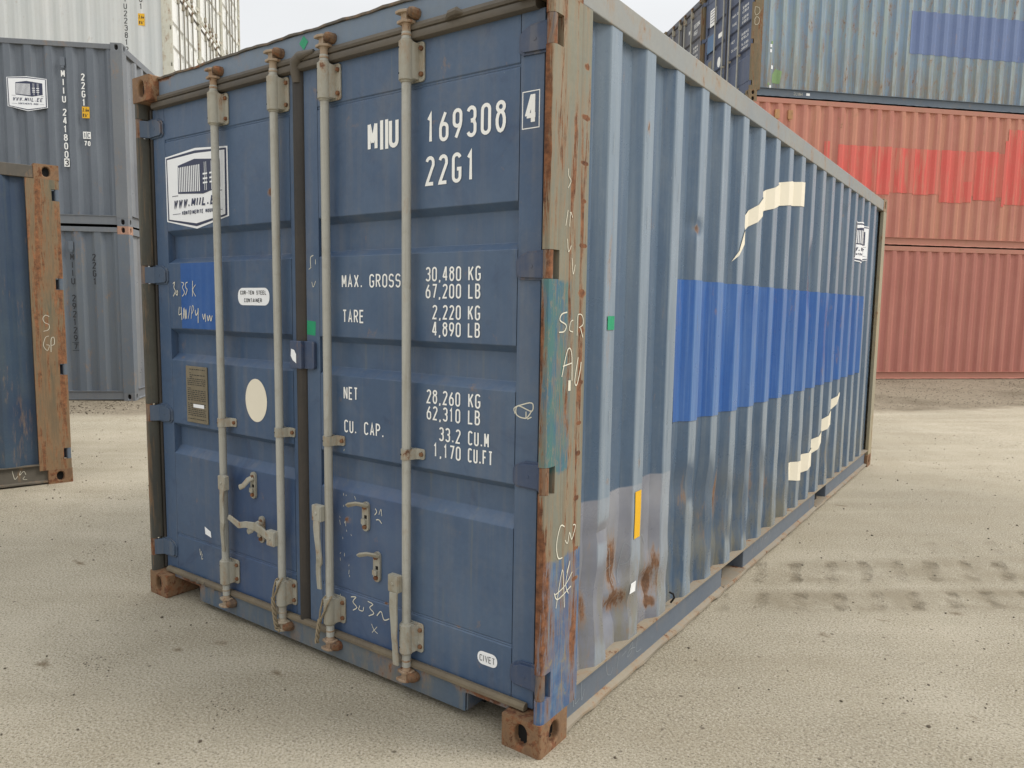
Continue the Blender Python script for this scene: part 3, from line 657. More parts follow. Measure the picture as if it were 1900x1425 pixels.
def cam_mesh(zb, up, var=0):           # spool shaped cam at the end of the rod, starts at zb
    s = 1 if up else -1; mb = MB(); y = RY
    mb.lathe(0, y, [(.019, zb), (.0185, zb + s * .004), (.0155, zb + s * .012), (.0155, zb + s * .036), (.019, zb + s * .042)])
    z = zb + s * .046
    mb.pz([(-.030, y - .018), (.006, y - .026), (.030, y - .004), (.030, y + .016), (-.010, y + .022), (-.030, y + .008)], *sorted((z - s * .004, z + s * .006)))
    mb.pz([(-.014, y - .014), (.012, y - .014), (.014, y + .012), (-.014, y + .012)], *sorted((z + s * .005, z + s * .034)))
    mb.pz([(-.036, y - .020), (-.012, y - .026), (.010, y - .022), (.024, y - .010), (.016, y + .010), (-.032, y + .004)], *sorted((z + s * .030, z + s * .040)))
    return mb.mesh('cam', M['camm'], smooth=30)
def keeper_mesh(zb, up):
    s = 1 if up else -1; mb = MB(); z = zb + s * .058
    mb.tube([(.034, .046, z), (.033, .030, z), (.031, .018, z + .002), (.028, .008, z + .003), (.027, .004, z + .003)], [.021, .020, .018, .013, .005], 9)
    mb.pz([(.006, .034), (.010, .014), (.022, .010), (.030, .046), (.010, .046)], z - .010, z + .014)
    return mb.mesh('cam_keeper', M['keeper'], smooth=35)
SH = {}
def shared(key, fn):
    if key not in SH: SH[key] = fn()
    return SH[key]
def handle_obj(root, hub, path, side, wid=.032):
    mb = MB(); hx, hz = hub; y = RY
    # hub clip next to the rod
    x0, x1 = (hx - .027, hx + .028)
    mb.py(rrect(x0, x1, hz - .034, hz + .034, .006), y - .034, y - .012)
    mb.py(rrect(x0 + .004, x1 - .004, hz - .03, hz + .03, .004), y - .0365, y - .034)
    mb.tube([(hx, y - .0365, hz), (hx, y - .0405, hz)], [.008, .006], 10)
    o = mb.obj('handle_hub', M['fit'], root, bevel=.002)
    vs = []; n = len(path)
    for i, (x, yy, z, wk) in enumerate(path):
        p0 = Vector((path[max(0, i - 1)][0], 0, path[max(0, i - 1)][2])); p1 = Vector((path[min(n - 1, i + 1)][0], 0, path[min(n - 1, i + 1)][2]))
        d = (p1 - p0).normalized(); nn = Vector((d.z, 0, -d.x)) * wid * wk / 2
        for q_, yo in ((nn, -.0045), (-nn, -.0045), (-nn, .0045), (nn, .0045)): vs.append((x + q_.x, yy + yo, z + q_.z))
    mb = MB(); mb.add(vs, [(4 * i + k, 4 * i + 4 + k, 4 * i + 4 + (k + 1) % 4, 4 * i + (k + 1) % 4) for i in range(n - 1) for k in range(4)] + [(0, 1, 2, 3), tuple(4 * (n - 1) + k for k in (3, 2, 1, 0))])
    return mb.obj('handle', M['fit'], root, bevel=.002)
def catch_obj(root, x, z0, z1, mirrored=False, open_=True):
    mb = MB(); 
    mb.py(rrect(x - .018, x + .018, z0, z1, .0175, 5), YD - .010, YD)
    mb.py(rrect(x - .012, x + .010, z0 + .030, z0 + .052, .003), YD - .022, YD - .010)
    a = z1 - .022
    arm = [(x + .012, YD - .012, a + .006), (x + .006, YD - .026, a + .014), (x - .020, YD - .040, a + .018), (x - .050, YD - .046, a + .010), (x - .066, YD - .044, a + .002)]
    if not open_: arm = [(x + .006, YD - .012, a - .002), (x - .006, YD - .030, a - .012), (x - .020, YD - .046, a - .038), (x - .044, YD - .048, a - .048)]
    mb.tube(arm, [.013, .013, .012, .013, .010][:len(arm)], 8, flat=.45)
    mb.cur = 1
    for zz in (a, z0 + .018): mb.tube([(x, YD - .010, zz), (x, YD - .020, zz)], [.0095, .008], 8)
    mb.cur = 2; mb.box(x - .004, x + .010, YD - .0108, YD - .0102, z0 + .052, z0 + .066)
    return mb.obj('handle_catch', [M['fit'], M['rustbolt'], M['dark']], root, smooth=35)
def doors(root, H, mdoor, mh, mk, detail=2, mrod=None, mgas=None, name='door'):
    """two door leaves with hinges and gaskets, four lock rods with brackets, cams and keepers"""
    mrod = mrod or M['rod']; leafs = []
    for side, (x0, x1, p0, p1) in enumerate(((.068, 1.160, .168, 1.112), (1.204, 2.366, 1.285, 2.274))):
        d = link(shared(('door', side, H, mdoor.name), lambda: door_panel_mesh(x0, x1, p0, p1, H, mdoor)), name, root)
        leafs.append(d)
        hm = shared(('hinge', side, mh.name), lambda: hinge_mesh(side, mh)); km = shared(('kn', side, mk.name), lambda: knuckle_mesh(side, mk))
        for z in hinge_z(H):
            o = link(hm, 'hinge', d, (0, 0, z))
            if detail > 1: addbev(o, .003)
            link(km, 'hinge_pin', d, (0, 0, z))
    return leafs
def rods(root, H, mrod, detail=2):
    out = []
    dz = H - 2.591
    for i, x in enumerate(RX):
        mb = MB(); mb.tube([(0, RY, .13), (0, RY, H - .125)], .0172, 16)
        r = link(shared(('rod', H, mrod.name), lambda: mb.mesh('lock_rod', mrod, smooth=40)), 'lock_rod', root, (x, 0, 0)); out.append(r)
        link(shared('bu', lambda: bracket_mesh(2.300, 2.436)), 'guide_bracket', r, (0, 0, dz)); link(shared('bl', lambda: bracket_mesh(.186, .300)), 'guide_bracket', r)
        link(shared('st', lambda: strap_mesh(.958)), 'rod_guide', r)
        link(shared('cu', lambda: cam_mesh(2.452, True)), 'cam', r, (0, 0, dz)); link(shared('cl', lambda: cam_mesh(.158, False)), 'cam', r)
        link(shared('ku', lambda: keeper_mesh(2.468, True)), 'cam_keeper', r, (0, 0, dz)); link(shared('kl', lambda: keeper_mesh(.150, False)), 'cam_keeper', r)
    return out
def base_container(name, label, loc, rz, L, H, m, group=None, detail=1, sides=(0, 1), depth=.036, endw=True, cat='shipping container', sidemat=None, sub=1):
    root = thing(name, label, cat, loc, rz, group)
    castings(root, L, H, m['cast'])
    for sd in (0, 1):
        front_post(sd, H, m['post'], root); rear_post(sd, L, H, m['rpost'], root)
    rails(root, L, H, m['trail'], m['brail'], ledge=m.get('ledge'))
    pts = side_profile(L, depth=depth)
    zs = [.171 + (H - .115 - .171) * i / (4 if detail < 2 else 56) for i in range(5 if detail < 2 else 57)]
    for sd in sides:
        fx = (lambda y, d, z: (.008 + d, y, z)) if sd == 0 else (lambda y, d, z: (Wd - .008 - d, y, z))
        o = link(shared(('wall', sd, L, H, m['wall'].name, depth), lambda: corrug(pts, zs, fx).mesh('side_wall', m['wall'])), 'side_wall', root)
    # closed end
    ep = [(.165, .0), (.21, .0)]; k = 0
    while .21 + k * .276 + .23 < Wd - .2:
        b = .21 + k * .276; ep += [(b + .055, .04), (b + .135, .04), (b + .19, .0), (b + .276, .0)]; k += 1
    ep.append((Wd - .165, 0))
    link(shared(('end', L, H, m['end'].name), lambda: corrug(ep, [.15, H - .09], lambda y, d, z: (y, L - .012 - d, z)).mesh('end_wall', m['end'])), 'end_wall', root)
    mb = MB(); mb.box(.162, Wd - .162, L - .07, L - .003, H - .09, H - .02); mb.obj('end_header', m['trail'], root, bevel=.003)
    mb = MB(); mb.box(.162, Wd - .162, L - .05, L - .012, .03, .15); mb.box(.162, Wd - .162, L - .05, L - .002, .142, .152); mb.box(.162, Wd - .162, L - .05, L - .002, .022, .030); mb.obj('end_sill', m['brail'], root)
    mb = MB(); mb.box(.064, Wd - .064, .178, L - .07, H - .045, H - .03); mb.obj('roof', m['trail'], root)
    mb = MB(); mb.box(.064, Wd - .064, .2, L - .07, .125, .150); mb.obj('floor', M['dark'], root)
    # door end
    mb = MB(); mb.box(.162, 2.276, .045, .11, H - .115, H - .006); mb.obj('door_header', m['hdr'], root, bevel=.003)
    notch_sill(root, m['sill'], H)
    mb = MB(); mb.box(.068, 1.16, YD + .051, YD + .056, .128, H - .146); mb.box(1.204, 2.366, YD + .051, YD + .056, .128, H - .146)
    return root

# ================================================================= ground
def gh(x, y):
    r = math.hypot(x - 1, y - 2); t = min(1, max(0, (r - 6) / 6)); return .072 * (t * t * (3 - 2 * t)) if t < 1 else .072
def ground():
    import itertools
    xs = [-400, -200, -100, -50] + [-30 + .6 * i for i in range(86)] + [22 + 0, 30, 50, 100, 200, 400]
    xs = sorted(set(round(x, 3) for x in xs)); ys = sorted(set([-400, -200, -100, -50, -20] + [round(-12 + .6 * i, 3) for i in range(78)] + [36, 50, 100, 200, 400]))
    n = len(ys); mb = MB()
    mb.add([(x, y, gh(x, y)) for x in xs for y in ys], [(i * n + j, (i + 1) * n + j, (i + 1) * n + j + 1, i * n + j + 1) for i in range(len(xs) - 1) for j in range(n - 1)])
    g = NG('dusty_yard_ground'); X, Y, Z = g.xyz()
    big = g.noise(.35, 6, .6); mid = g.noise(2.2, 6, .65); fine = g.noise(38, 7, .8); grit = g.noise(105, 5, .85)
    col = g.mix(g.ramp(big, .38, .62), rgb(170, 161, 141), rgb(192, 182, 161))
    col = g.mix(g.ramp(mid, .42, .68, 0, .5), col, rgb(164, 153, 130))
    # dust pale over coarse grit
    cov = g.ramp(g.noise(.9, 5, .6, off=(3, 3, 3)), .35, .65)
    gr = g.ramp(fine, g.ramp(cov, 0, 1, .50, .60), g.ramp(cov, 0, 1, .60, .70), 0, .5)
    col = g.mix(gr, col, rgb(112, 102, 86))
    col = g.mix(g.ramp(grit, .53, .61, 0, .9), col, rgb(100, 92, 80)); col = g.mix(g.ramp(grit, .47, .39, 0, .75), col, rgb(218, 211, 196))
    g2 = g.noise(52, 6, .85, off=(4, 2, 1)); col = g.mix(g.ramp(g2, .56, .66, 0, .4), col, rgb(110, 101, 88))
    rt = g.n.new('ShaderNodeMapping'); g.l.new(g.P, rt.inputs[0]); rt.inputs['Rotation'].default_value = (0, 0, R_(-38)); wm_ = g.noise(1, 5, .6, v=rt.outputs[0], stretch=(.35, 3.2, 1))
    col = g.mix(g.ramp(wm_, .5, .7, 0, .24), col, rgb(150, 139, 118)); col = g.mix(g.ramp(wm_, .48, .32, 0, .2), col, rgb(208, 199, 180))
    v = g.n.new('ShaderNodeTexVoronoi'); g.l.new(g.P, v.inputs['Vector']); v.inputs['Scale'].default_value = 9
    dotm = g.math('MULTIPLY', g.ramp(v.outputs['Distance'], .05, .09, 1, 0), g.ramp(g.noise(3.1, 2), .52, .56))
    col = g.mix(g.math('MULTIPLY', dotm, .7), col, rgb(84, 74, 62))
    st = g.ramp(g.noise(3.4, 6, .8, off=(7, 1, 2), dist=.6), .66, .72, 0, .45)
    col = g.mix(st, col, rgb(120, 104, 80))
    # loose dark gravel verges in front of the two stacked rows
    def side(px_, py_, a, w0, w1):
        nx, ny = sin(a), -cos(a)
        d = g.math('ADD', g.math('ADD', g.math('MULTIPLY', g.math('SUBTRACT', X, px_), nx), g.math('MULTIPLY', g.math('SUBTRACT', Y, py_), ny)), g.math('MULTIPLY', g.math('SUBTRACT', g.noise(1.2, 5, .6), .5), w1))
        return g.ramp(d, w0 - .25, w0 + .25, 1, 0)
    vm = g.math('MAXIMUM', g.math('MULTIPLY', side(-1.367, 13.3475, .7884, 4.4, 1.6), g.ramp(Y, 6.4, 7.2)), g.math('MULTIPLY', side(-7.31, 3.763, .755, 1.36, .25), g.ramp(X, -4.6, -5.2)))
    gcol = g.mix(g.ramp(g.noise(20, 8, .8, stretch=(1, 1, 1)), .38, .62), rgb(108, 97, 82), rgb(158, 147, 128))
    gcol = g.mix(g.ramp(g.noise(.8, 4, .6, stretch=(1, 1, 1), off=(2, 5, 1)), .5, .66, 0, .55), gcol, rgb(84, 74, 58))
    col = g.mix(g.math('MULTIPLY', vm, .85), col, gcol)
    # tyre lug prints in two bands to the right of the container
    def track(x0, y0, a, half, ph, lam=.21, s0=-.2, s1=4):
        ca, sa = cos(a), sin(a)
        dx, dy = g.math('SUBTRACT', X, x0), g.math('SUBTRACT', Y, y0)
        s_ = g.math('ADD', g.math('MULTIPLY', dx, ca), g.math('MULTIPLY', dy, sa)); t_ = g.math('SUBTRACT', g.math('MULTIPLY', dy, ca), g.math('MULTIPLY', dx, sa))
        t_ = g.math('ADD', t_, g.math('MULTIPLY', g.math('SUBTRACT', g.noise(2, 3), .5), .08))
        at = g.math('ABSOLUTE', t_)
        wv = g.math('SINE', g.math('ADD', g.math('MULTIPLY', g.math('ADD', s_, g.math('ADD', g.math('MULTIPLY', t_, -.45), g.math('MULTIPLY', g.math('SUBTRACT', g.noise(5, 3, off=(3, 3, 1)), .5), .09))), 2 * pi / lam), ph))
        lug = g.math('MULTIPLY', g.ramp(g.math('ADD', wv, g.math('MULTIPLY', g.math('SUBTRACT', g.noise(16, 6, .75), .5), 2.6)), .15, 1.1), g.ramp(at, half * .8, half * 1.15, 1, 0))
        lug = g.math('MULTIPLY', lug, g.ramp(at, half * .05, half * .6, .45, 1))
        lug = g.math('MULTIPLY', lug, g.math('MULTIPLY', g.ramp(s_, s0, s0 + .5), g.ramp(s_, s1, s1 + .8, 1, 0)))
        return g.math('MULTIPLY', lug, g.ramp(g.noise(5, 5, .7, off=(1, 8, 1)), .36, .56))
    tr = g.math('MAXIMUM', track(2.109, 1.975, R_(38.6), .17, 0), track(2.44, 1.677, R_(38.8), .12, 1))
    tr = g.math('MAXIMUM', tr, g.math('MULTIPLY', track(2.45, 2.75, R_(40), .12, 2, s0=.5), .35))
    bandn = g.ramp(g.noise(3.3, 6, .7, off=(2, 8, 4)), .36, .6)
    def band(x0, y0, a, half):
        t_ = g.math('ABSOLUTE', g.math('SUBTRACT', g.math('MULTIPLY', g.math('SUBTRACT', Y, y0), cos(a)), g.math('MULTIPLY', g.math('SUBTRACT', X, x0), sin(a))))
        return g.math('MULTIPLY', g.math('MULTIPLY', g.ramp(t_, half * .8, half * 1.5, 1, 0), bandn), g.ramp(X, 2.45, 2.6))
    bd = g.math('MAXIMUM', band(2.109, 1.975, R_(38.6), .17), band(2.44, 1.677, R_(38.8), .13))
    col = g.mix(g.math('MULTIPLY', bd, .55), col, rgb(138, 127, 106))
    col = g.mix(g.math('MULTIPLY', tr, .62), col, rgb(108, 96, 76))
    cl = g.math('ADD', g.blobs([(a, b, 0, c, d, 1, 1) for a, b, c, d in ((.83, -.13, .10, .05), (.41, -.68, .16, .06), (1.25, -.15, .09, .04), (3.46, 2.28, .10, .07), (2.98, 1.61, .09, .06), (.73, -.28, .06, .04), (-.72, -.02, .22, .05), (3.18, 1.96, .06, .04), (2.54, 4.16, .14, .05), (-2.0, 1.3, .2, .06), (3.6, 1.2, .05, .04))]), g.math('MULTIPLY', g.math('SUBTRACT', g.noise(24, 7, .8), .5), 2.4))
    cm_ = g.ramp(cl, .55, 1.0, 0, .75); col = g.mix(cm_, col, rgb(112, 96, 72))
    g.l.new(col, g.b.inputs['Base Color']); g.b.inputs['Roughness'].default_value = .93; g.b.inputs['Specular IOR Level'].default_value = .2
    h = g.math('ADD', g.math('MULTIPLY', fine, .8), g.math('ADD', g.math('MULTIPLY', mid, 1.2), g.math('MULTIPLY', grit, .5)))
    h = g.math('SUBTRACT', h, g.math('MULTIPLY', tr, 1.3)); h = g.math('ADD', h, g.math('MULTIPLY', g2, .6)); h = g.math('ADD', h, g.math('MULTIPLY', vm, g.math('MULTIPLY', g.noise(26, 6, .75), 1.0)))
    g.l.new(g.bump(h, .012, .9), g.b.inputs['Normal'])
    o = mb.obj('ground', g.m, smooth=60); o['kind'] = 'structure'
ground()
def pebbles():
    random.seed(3); mb = MB()
    ico = [(-.5257, 0, .8506), (.5257, 0, .8506), (-.5257, 0, -.8506), (.5257, 0, -.8506), (0, .8506, .5257), (0, .8506, -.5257), (0, -.8506, .5257), (0, -.8506, -.5257), (.8506, .5257, 0), (-.8506, .5257, 0), (.8506, -.5257, 0), (-.8506, -.5257, 0)]
    F = [(0, 4, 1), (0, 9, 4), (9, 5, 4), (4, 5, 8), (4, 8, 1), (8, 10, 1), (8, 3, 10), (5, 3, 8), (5, 2, 3), (2, 7, 3), (7, 10, 3), (7, 6, 10), (7, 11, 6), (11, 0, 6), (0, 1, 6), (6, 1, 10), (9, 0, 11), (9, 11, 2), (9, 2, 5), (7, 2, 11)]
    def put(x, y, r):
        a = random.uniform(0, 6.28); sx, sy, sz = random.uniform(.7, 1.3), random.uniform(.7, 1.2), random.uniform(.4, .8); z0 = gh(x, y)
        mb.cur = random.choice((0, 0, 1))
        mb.add([(x + r * (p[0] * sx * cos(a) - p[1] * sy * sin(a)) * random.uniform(.85, 1.15), y + r * (p[0] * sx * sin(a) + p[1] * sy * cos(a)), z0 + r * sz * (p[2] + .55)) for p in ico], F)
    for _ in range(15000):
        x = random.uniform(-6, 6.5); y = random.uniform(-3.5, 9)
        if -.02 < x < 2.46 and -.02 < y < 6.08: continue
        put(x, y, .0014 + .0065 * random.random() ** 6)
    for cx, cy, n in ((.6, -.55, 60), (1.35, -.42, 50), (-.9, .2, 40), (3.4, 1.2, 30), (-1.6, 1.5, 40), (1.9, -.75, 50)):
        for _ in range(n): put(random.gauss(cx, .07), random.gauss(cy, .05), random.uniform(.001, .004))
    for _ in range(2500): 
        s = random.uniform(0, 7); d = random.uniform(.1, 4.2); put(-1.367 + s * .7 + d * .709, 13.35 + s * .709 - d * .705, random.uniform(.003, .011))
    for _ in range(500):
        s = random.uniform(-2.5, .3); d = random.uniform(.05, 1.3); put(-7.31 + s * .728 + d * .685, 3.763 + s * .685 - d * .728, random.uniform(.005, .014))
    o = mb.obj('loose_stones', [plain('stone_dark', (96, 86, 72), .9, var=.5, sc=90), plain('stone_pale', (168, 158, 140), .9, var=.4, sc=90)], smooth=50)
    o['kind'] = 'stuff'; o['label'] = 'small loose stones scattered over the dusty yard'; o['category'] = 'gravel'
pebbles()

# ================================================================= the main container
L, H = 6.058, 2.591
root = thing('shipping_container', 'largest and nearest blue container, its double doors and long corrugated side facing us', 'shipping container')
castings(root, L, H, lambda ix, iy, iz: M['cast'] if (iz == 0 or ix == 0) else M['castg'])
front_post(0, H, M['post_dark'], root); front_post(1, H, M['post'], root, 'stripped paint with teal and blue patches and rust')
rear_post(0, L, H, M['post_far'], root); rear_post(1, L, H, M['post_far'], root)
rails(root, L, H, M['rail'], M['brail'], ledge=M['dust'])
# side walls with dents
PT = side_profile(L)
DENT = [(.50, .44, .16, .14, .020), (.60, .31, .10, .06, .032), (.60, .40, .07, .05, -.018), (.86, .33, .10, .07, .026), (.88, .42, .07, .05, -.014), (.30, .36, .10, .14, .015), (1.48, .62, .12, .16, .018), (1.50, .40, .1, .2, .012), (1.75, .50, .10, .22, .014),
        (2.05, .45, .10, .25, .012), (1.22, .72, .14, .10, .012), (3.32, 1.82, .10, .14, .022), (3.30, 1.60, .10, .10, .010), (2.32, .6, .1, .25, .010), (1.24, 1.88, .06, .04, .012), (2.9, .5, .14, .2, .010), (3.9, 1.35, .2, .25, .012), (4.28, 2.28, .06, .05, .010),
        (.43, .68, .09, .035, .012), (2.0, 1.5, .2, .2, .006), (4.1, .42, .07, .12, .012)]
def wallx(y, z):
    x = Wd - .008 - prof_at(PT, y)
    for cy, cz, ry, rz, k in DENT:
        q = ((y - cy) / ry) ** 2 + ((z - cz) / rz) ** 2
        if q < 6: x -= k * math.exp(-q * 1.3)
    low = max(0, 1 - (z - .17) / .9) * max(0, min(1, (4.2 - y) / 2))
    x += low * .002 * sin(y * 23 + z * 19) + low * .002 * sin(z * 31 + y * 7)
    return x
zs = [.171 + (H - .115 - .171) * (i / 90) for i in range(91)]
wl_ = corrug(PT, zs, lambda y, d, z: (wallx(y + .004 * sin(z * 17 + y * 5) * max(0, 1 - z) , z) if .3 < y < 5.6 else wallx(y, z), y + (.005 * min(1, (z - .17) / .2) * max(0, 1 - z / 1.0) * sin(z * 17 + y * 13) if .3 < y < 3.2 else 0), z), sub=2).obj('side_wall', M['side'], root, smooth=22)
corrug(PT, [.171, H - .115], lambda y, d, z: (.008 + d, y, z)).obj('side_wall', M['side'], root)
brk = sorted(set(round(p[0], 4) for p in PT)); zc = [.2 + .1 * i for i in range(24)]
wm = lambda a, b, o: Vector((wallx(a, b) + o, a, b))
def on_wall(A, name, mats, label=None, base=.003):
    ya = [p[0] for it in A.items for p in (it[1] if it[0] == 'p' else [(q.x, q.y) for q in it[1][0] + it[1][1]])]
    zb_ = [p[1] for it in A.items for p in (it[1] if it[0] == 'p' else [(q.x, q.y) for q in it[1][0] + it[1][1]])]
    return A.build(name, mats, wl_, wm, [c for c in brk if min(ya) < c < max(ya)], [c for c in zc if min(zb_) < c < max(zb_)], base=base, label=label)
A = Art(); A.poly([(1.035, 1.012), (1.3, 1.0), (2.0, .985), (3.4, .975), (5.20, .975), (5.20, 1.655), (3.4, 1.648), (1.075, 1.642)]); on_wall(A, 'paint_patch', [M['blues']], 'bright blue touch-up band')
A = Art(); A.poly([(1.76, 1.755), (1.90, 1.87), (1.973, 1.93), (2.203, 2.045), (2.479, 2.118), (2.8, 2.16), (3.075, 2.179), (3.069, 2.331), (2.8, 2.305), (2.511, 2.255), (2.216, 2.155), (1.93, 1.985), (1.86, 1.90)])
on_wall(A, 'vinyl_arc', [M['cream']], 'cream upper arc', .004)
A = Art(); A.poly([(3.04, .385), (3.323, .342), (3.609, .41), (3.899, .555), (4.2, .66), (4.44, .86), (4.40, .868), (4.125, .745), (3.812, .60), (3.5, .51), (3.29, .49), (3.046, .496)])
on_wall(A, 'vinyl_arc', [M['cream']], 'cream lower arc', .004)
A = Art(); logo(A, 4.68, 5.22, 1.93, 2.275); on_wall(A, 'sticker', [M['vinyl'], M['navy']], 'white hexagonal badge', .0045)
A = Art(); A.rect(.682, .735, .588, .782); on_wall(A, 'sticker', [M['yellow']], 'plain yellow strip')
A = Art(); A.rect(.405, .456, 1.432, 1.482); on_wall(A, 'sticker', [M['green']], 'small green square')
A = Art(); A.rect(.672, .72, .36, .405); on_wall(A, 'sticker', [M['vinyl']], 'small white square')
A = Art(); random.seed(5)
scrib(A, [[(0, 0), (.2, .6), (.35, 1), (.5, .5), (.6, 0)], [(.1, .4), (.6, .5)], [(.9, 0), (1, .8), (1.1, 1), (1.3, .8), (1.2, .5), (1, .45)], [(2.0, -.1), (2.3, 1)], [(2.4, 0), (2.5, .9), (2.8, .6)]], .50, .42, .13, .16, .0016)
for i in range(26):
    y = random.choice([.42, .70, .98, 1.27, 1.55, 1.83, 2.12]) + random.uniform(-.02, .03); z = random.uniform(.4, 2.2)
    A.new().stroke([(y, z), (y + random.uniform(-.004, .004), z + random.uniform(.01, .05)), (y + random.uniform(-.006, .006), z + random.uniform(.06, .09))], .0018)
on_wall(A, 'chalk_writing', [M['chalkf']], 'thin scratches and chalk letters')
A = Art(); rm_ = lambda a, b, o: Vector((Wd - .030 + o, a, b))
scrib(A, [[(.2, 1), (0, .8), (.05, .2), (.3, 0), (.45, .3)], [(.9, 1), (.75, 0)], [(1.1, .5), (1.4, .6)], [(1.6, .6), (1.9, .8), (1.8, .3), (1.5, .2), (1.7, .5), (2.1, .4)], [(2.3, .9), (2.2, .1), (2.6, 0)], [(2.0, 1.1), (2.6, .9)]], .52, .065, .12, .075, .0022)
scrib(A, [[(0, 1), (.1, 0)], [(.4, .8), (.3, .1), (.8, .2)], [(1, 1), (1.1, 0), (1.4, .5)]], .26, .06, .06, .07, .0022)
scrib(A, [[(0, .2), (.4, 1), (.3, 0)], [(.6, .9), (.8, .1)], [(1.0, .2), (1.2, .9), (1.3, .1), (1.5, .8)], [(1.8, .5), (2.2, .6)], [(2.4, .2), (2.6, .9), (2.8, .3)]], 2.35, .065, .13, .07, .0024)
A.build('chalk_writing', [M['chalkf']], root, rm_, label='chalk scrawl along the bottom rail')
# post chalk marks
pm = lambda a, b, o: Vector((Wd + o, a, b)); A = Art()
scrib(A, [[(.9, 1), (.3, .9), (.1, .6), (.8, .35), (.6, .05), (0, 0)], [(1.6, .6), (1.3, .5), (1.2, .1), (1.6, 0)], [(2.1, -.2), (2.1, .7), (2.3, .9), (2.7, .8), (2.8, .4), (2.3, .2)], [(2.5, .2), (2.8, -.3)]], .062, 1.43, .055, .065, .0042)
scrib(A, [[(0, 0), (.5, 1), (.9, .9), (1.0, -.2)], [(.1, .4), (1, .5)], [(1.6, .7), (1.3, -.2), (1.5, -.4), (1.8, .1), (1.9, .5)]], .085, 1.285, .065, .085, .0042)
scrib(A, [[(1, 1), (.5, 1.1), (.1, .3), (.3, -.4), (.8, -.5)], [(1.1, .3), (1.4, .1), (1.6, .6), (1.9, .2), (2.3, .8), (2.0, .9)]], .07, .705, .055, .07, .004)
scrib(A, [[(0, -.6), (.5, 1), (.7, .9), (.9, -.8)], [(-.1, .1), (.9, .3), (1.7, .8)], [(1.1, .9), (1.4, 1.4), (1.0, .4), (1.3, -.2)], [(-.2, .2), (.2, -.2), (1.6, .1)]], .08, .545, .06, .07, .0045)
scrib(A, [[(0, 1), (0, .6), (.4, .3), (.2, 0), (0, -.2)]], .10, 1.90, .04, .05, .003)
scrib(A, [[(0, 0), (.3, 1)], [(.6, 0), (.7, .9), (1, .6)], [(.3, -.8), (.5, -1.6), (.9, -1.2)], [(1.1, -2), (1.3, -3), (1.6, -2.4)]], .09, 1.77, .04, .05, .003)
A.new().rect(.128, .143, 1.235, 1.27)
A.build('chalk_writing', [M['chalk']], root, pm, label='chalk scrawl on the corner post')
# door end
mb = MB(); mb.box(.162, 2.276, .045, .12, H - .118, H - .012); 
vs = []
for i in range(61):
    x = .162 + 2.114 * i / 60; dz = -.006 * max(0, sin(x * 3.1 + .4)) ** 3 + .0022 * sin(x * 23) + .0015 * sin(x * 61)
    vs += [(x, .038, H - .013 + dz), (x, .038, H - .004 + dz), (x, .10, H - .004 + dz * .3), (x, .10, H - .013)]
hdr = mb.obj('door_header', M['header'], root, bevel=.003)
mb = MB(); mb.add(vs, [(4 * i + k, 4 * i + 4 + k, 4 * i + 4 + (k + 1) % 4, 4 * i + (k + 1) % 4) for i in range(60) for k in range(4)] + [(0, 1, 2, 3), (243, 242, 241, 240)])
mb.obj('header_edge', M['arail'] if 'arail' in M else M['post_dark'], hdr)
mb = MB(); zz = [(.046, 2.442), (.038, 2.446), (.035, 2.456), (.037, 2.468), (.043, 2.4705), (.043, 2.473), (.036, 2.475), (.033, 2.484), (.036, 2.495), (.044, 2.500), (.09, 2.500), (.09, 2.442)]
mb.px([(y, z) for y, z in zz], .10, 2.345)
mb.tube([(1.98, .036, 2.478), (2.005, .028, 2.487), (2.035, .026, 2.490), (2.055, .038, 2.484)], [.006, .014, .014, .005], 8)
mb.obj('header_gasket', M['gasket'], root, smooth=32)
notch_sill(root, M['sill'], H)
mb = MB(); mb.px([(.040, .123), (.034, .128), (.035, .139), (.044, .148), (.056, .1485), (.0605, .142), (.0605, .123)], .10, 2.345)
mb.add([(.0, 0, 0)] * 0, [])
mb.obj('sill_gasket', M['gasketb'], root, smooth=30)
mb = MB()
for i in range(14):
    x = .22 + i * .025; mb.tube([(x, .040 + random.uniform(-.004, .006), .128 + random.uniform(-.006, .008)), (x + .028, .040 + random.uniform(-.006, .006), .130 + random.uniform(-.006, .010))], random.uniform(.005, .010), 6, flat=.6)
gj = mb.obj('torn_gasket', M['gasket'], root, smooth=50)
mb = MB(); mb.box(.3, 2.1, .14, .2, .03, .12); mb.obj('cross_member', M['dark'], root)
mb = MB(); mb.box(.064, Wd - .064, .2, L - .07, H - .045, H - .03); mb.obj('roof', M['rail'], root)
mb = MB(); mb.box(.064, Wd - .064, .2, L - .07, .125, .150)
for i in range(18): mb.box(.07, Wd - .07, .35 + i * .31, .40 + i * .31, .036, .125)
mb.obj('floor', M['dark'], root)
mb = MB(); mb.box(.165, Wd - .165, L - .02, L - .012, .15, H - .09); mb.obj('end_wall', M['side'], root)
mb = MB(); mb.box(.162, Wd - .162, L - .07, L - .003, H - .09, H - .02); mb.obj('end_header', M['rail'], root)
mb = MB(); mb.box(.162, Wd - .162, L - .05, L - .012, .03, .15); mb.obj('end_sill', M['brail'], root)
leaf = []
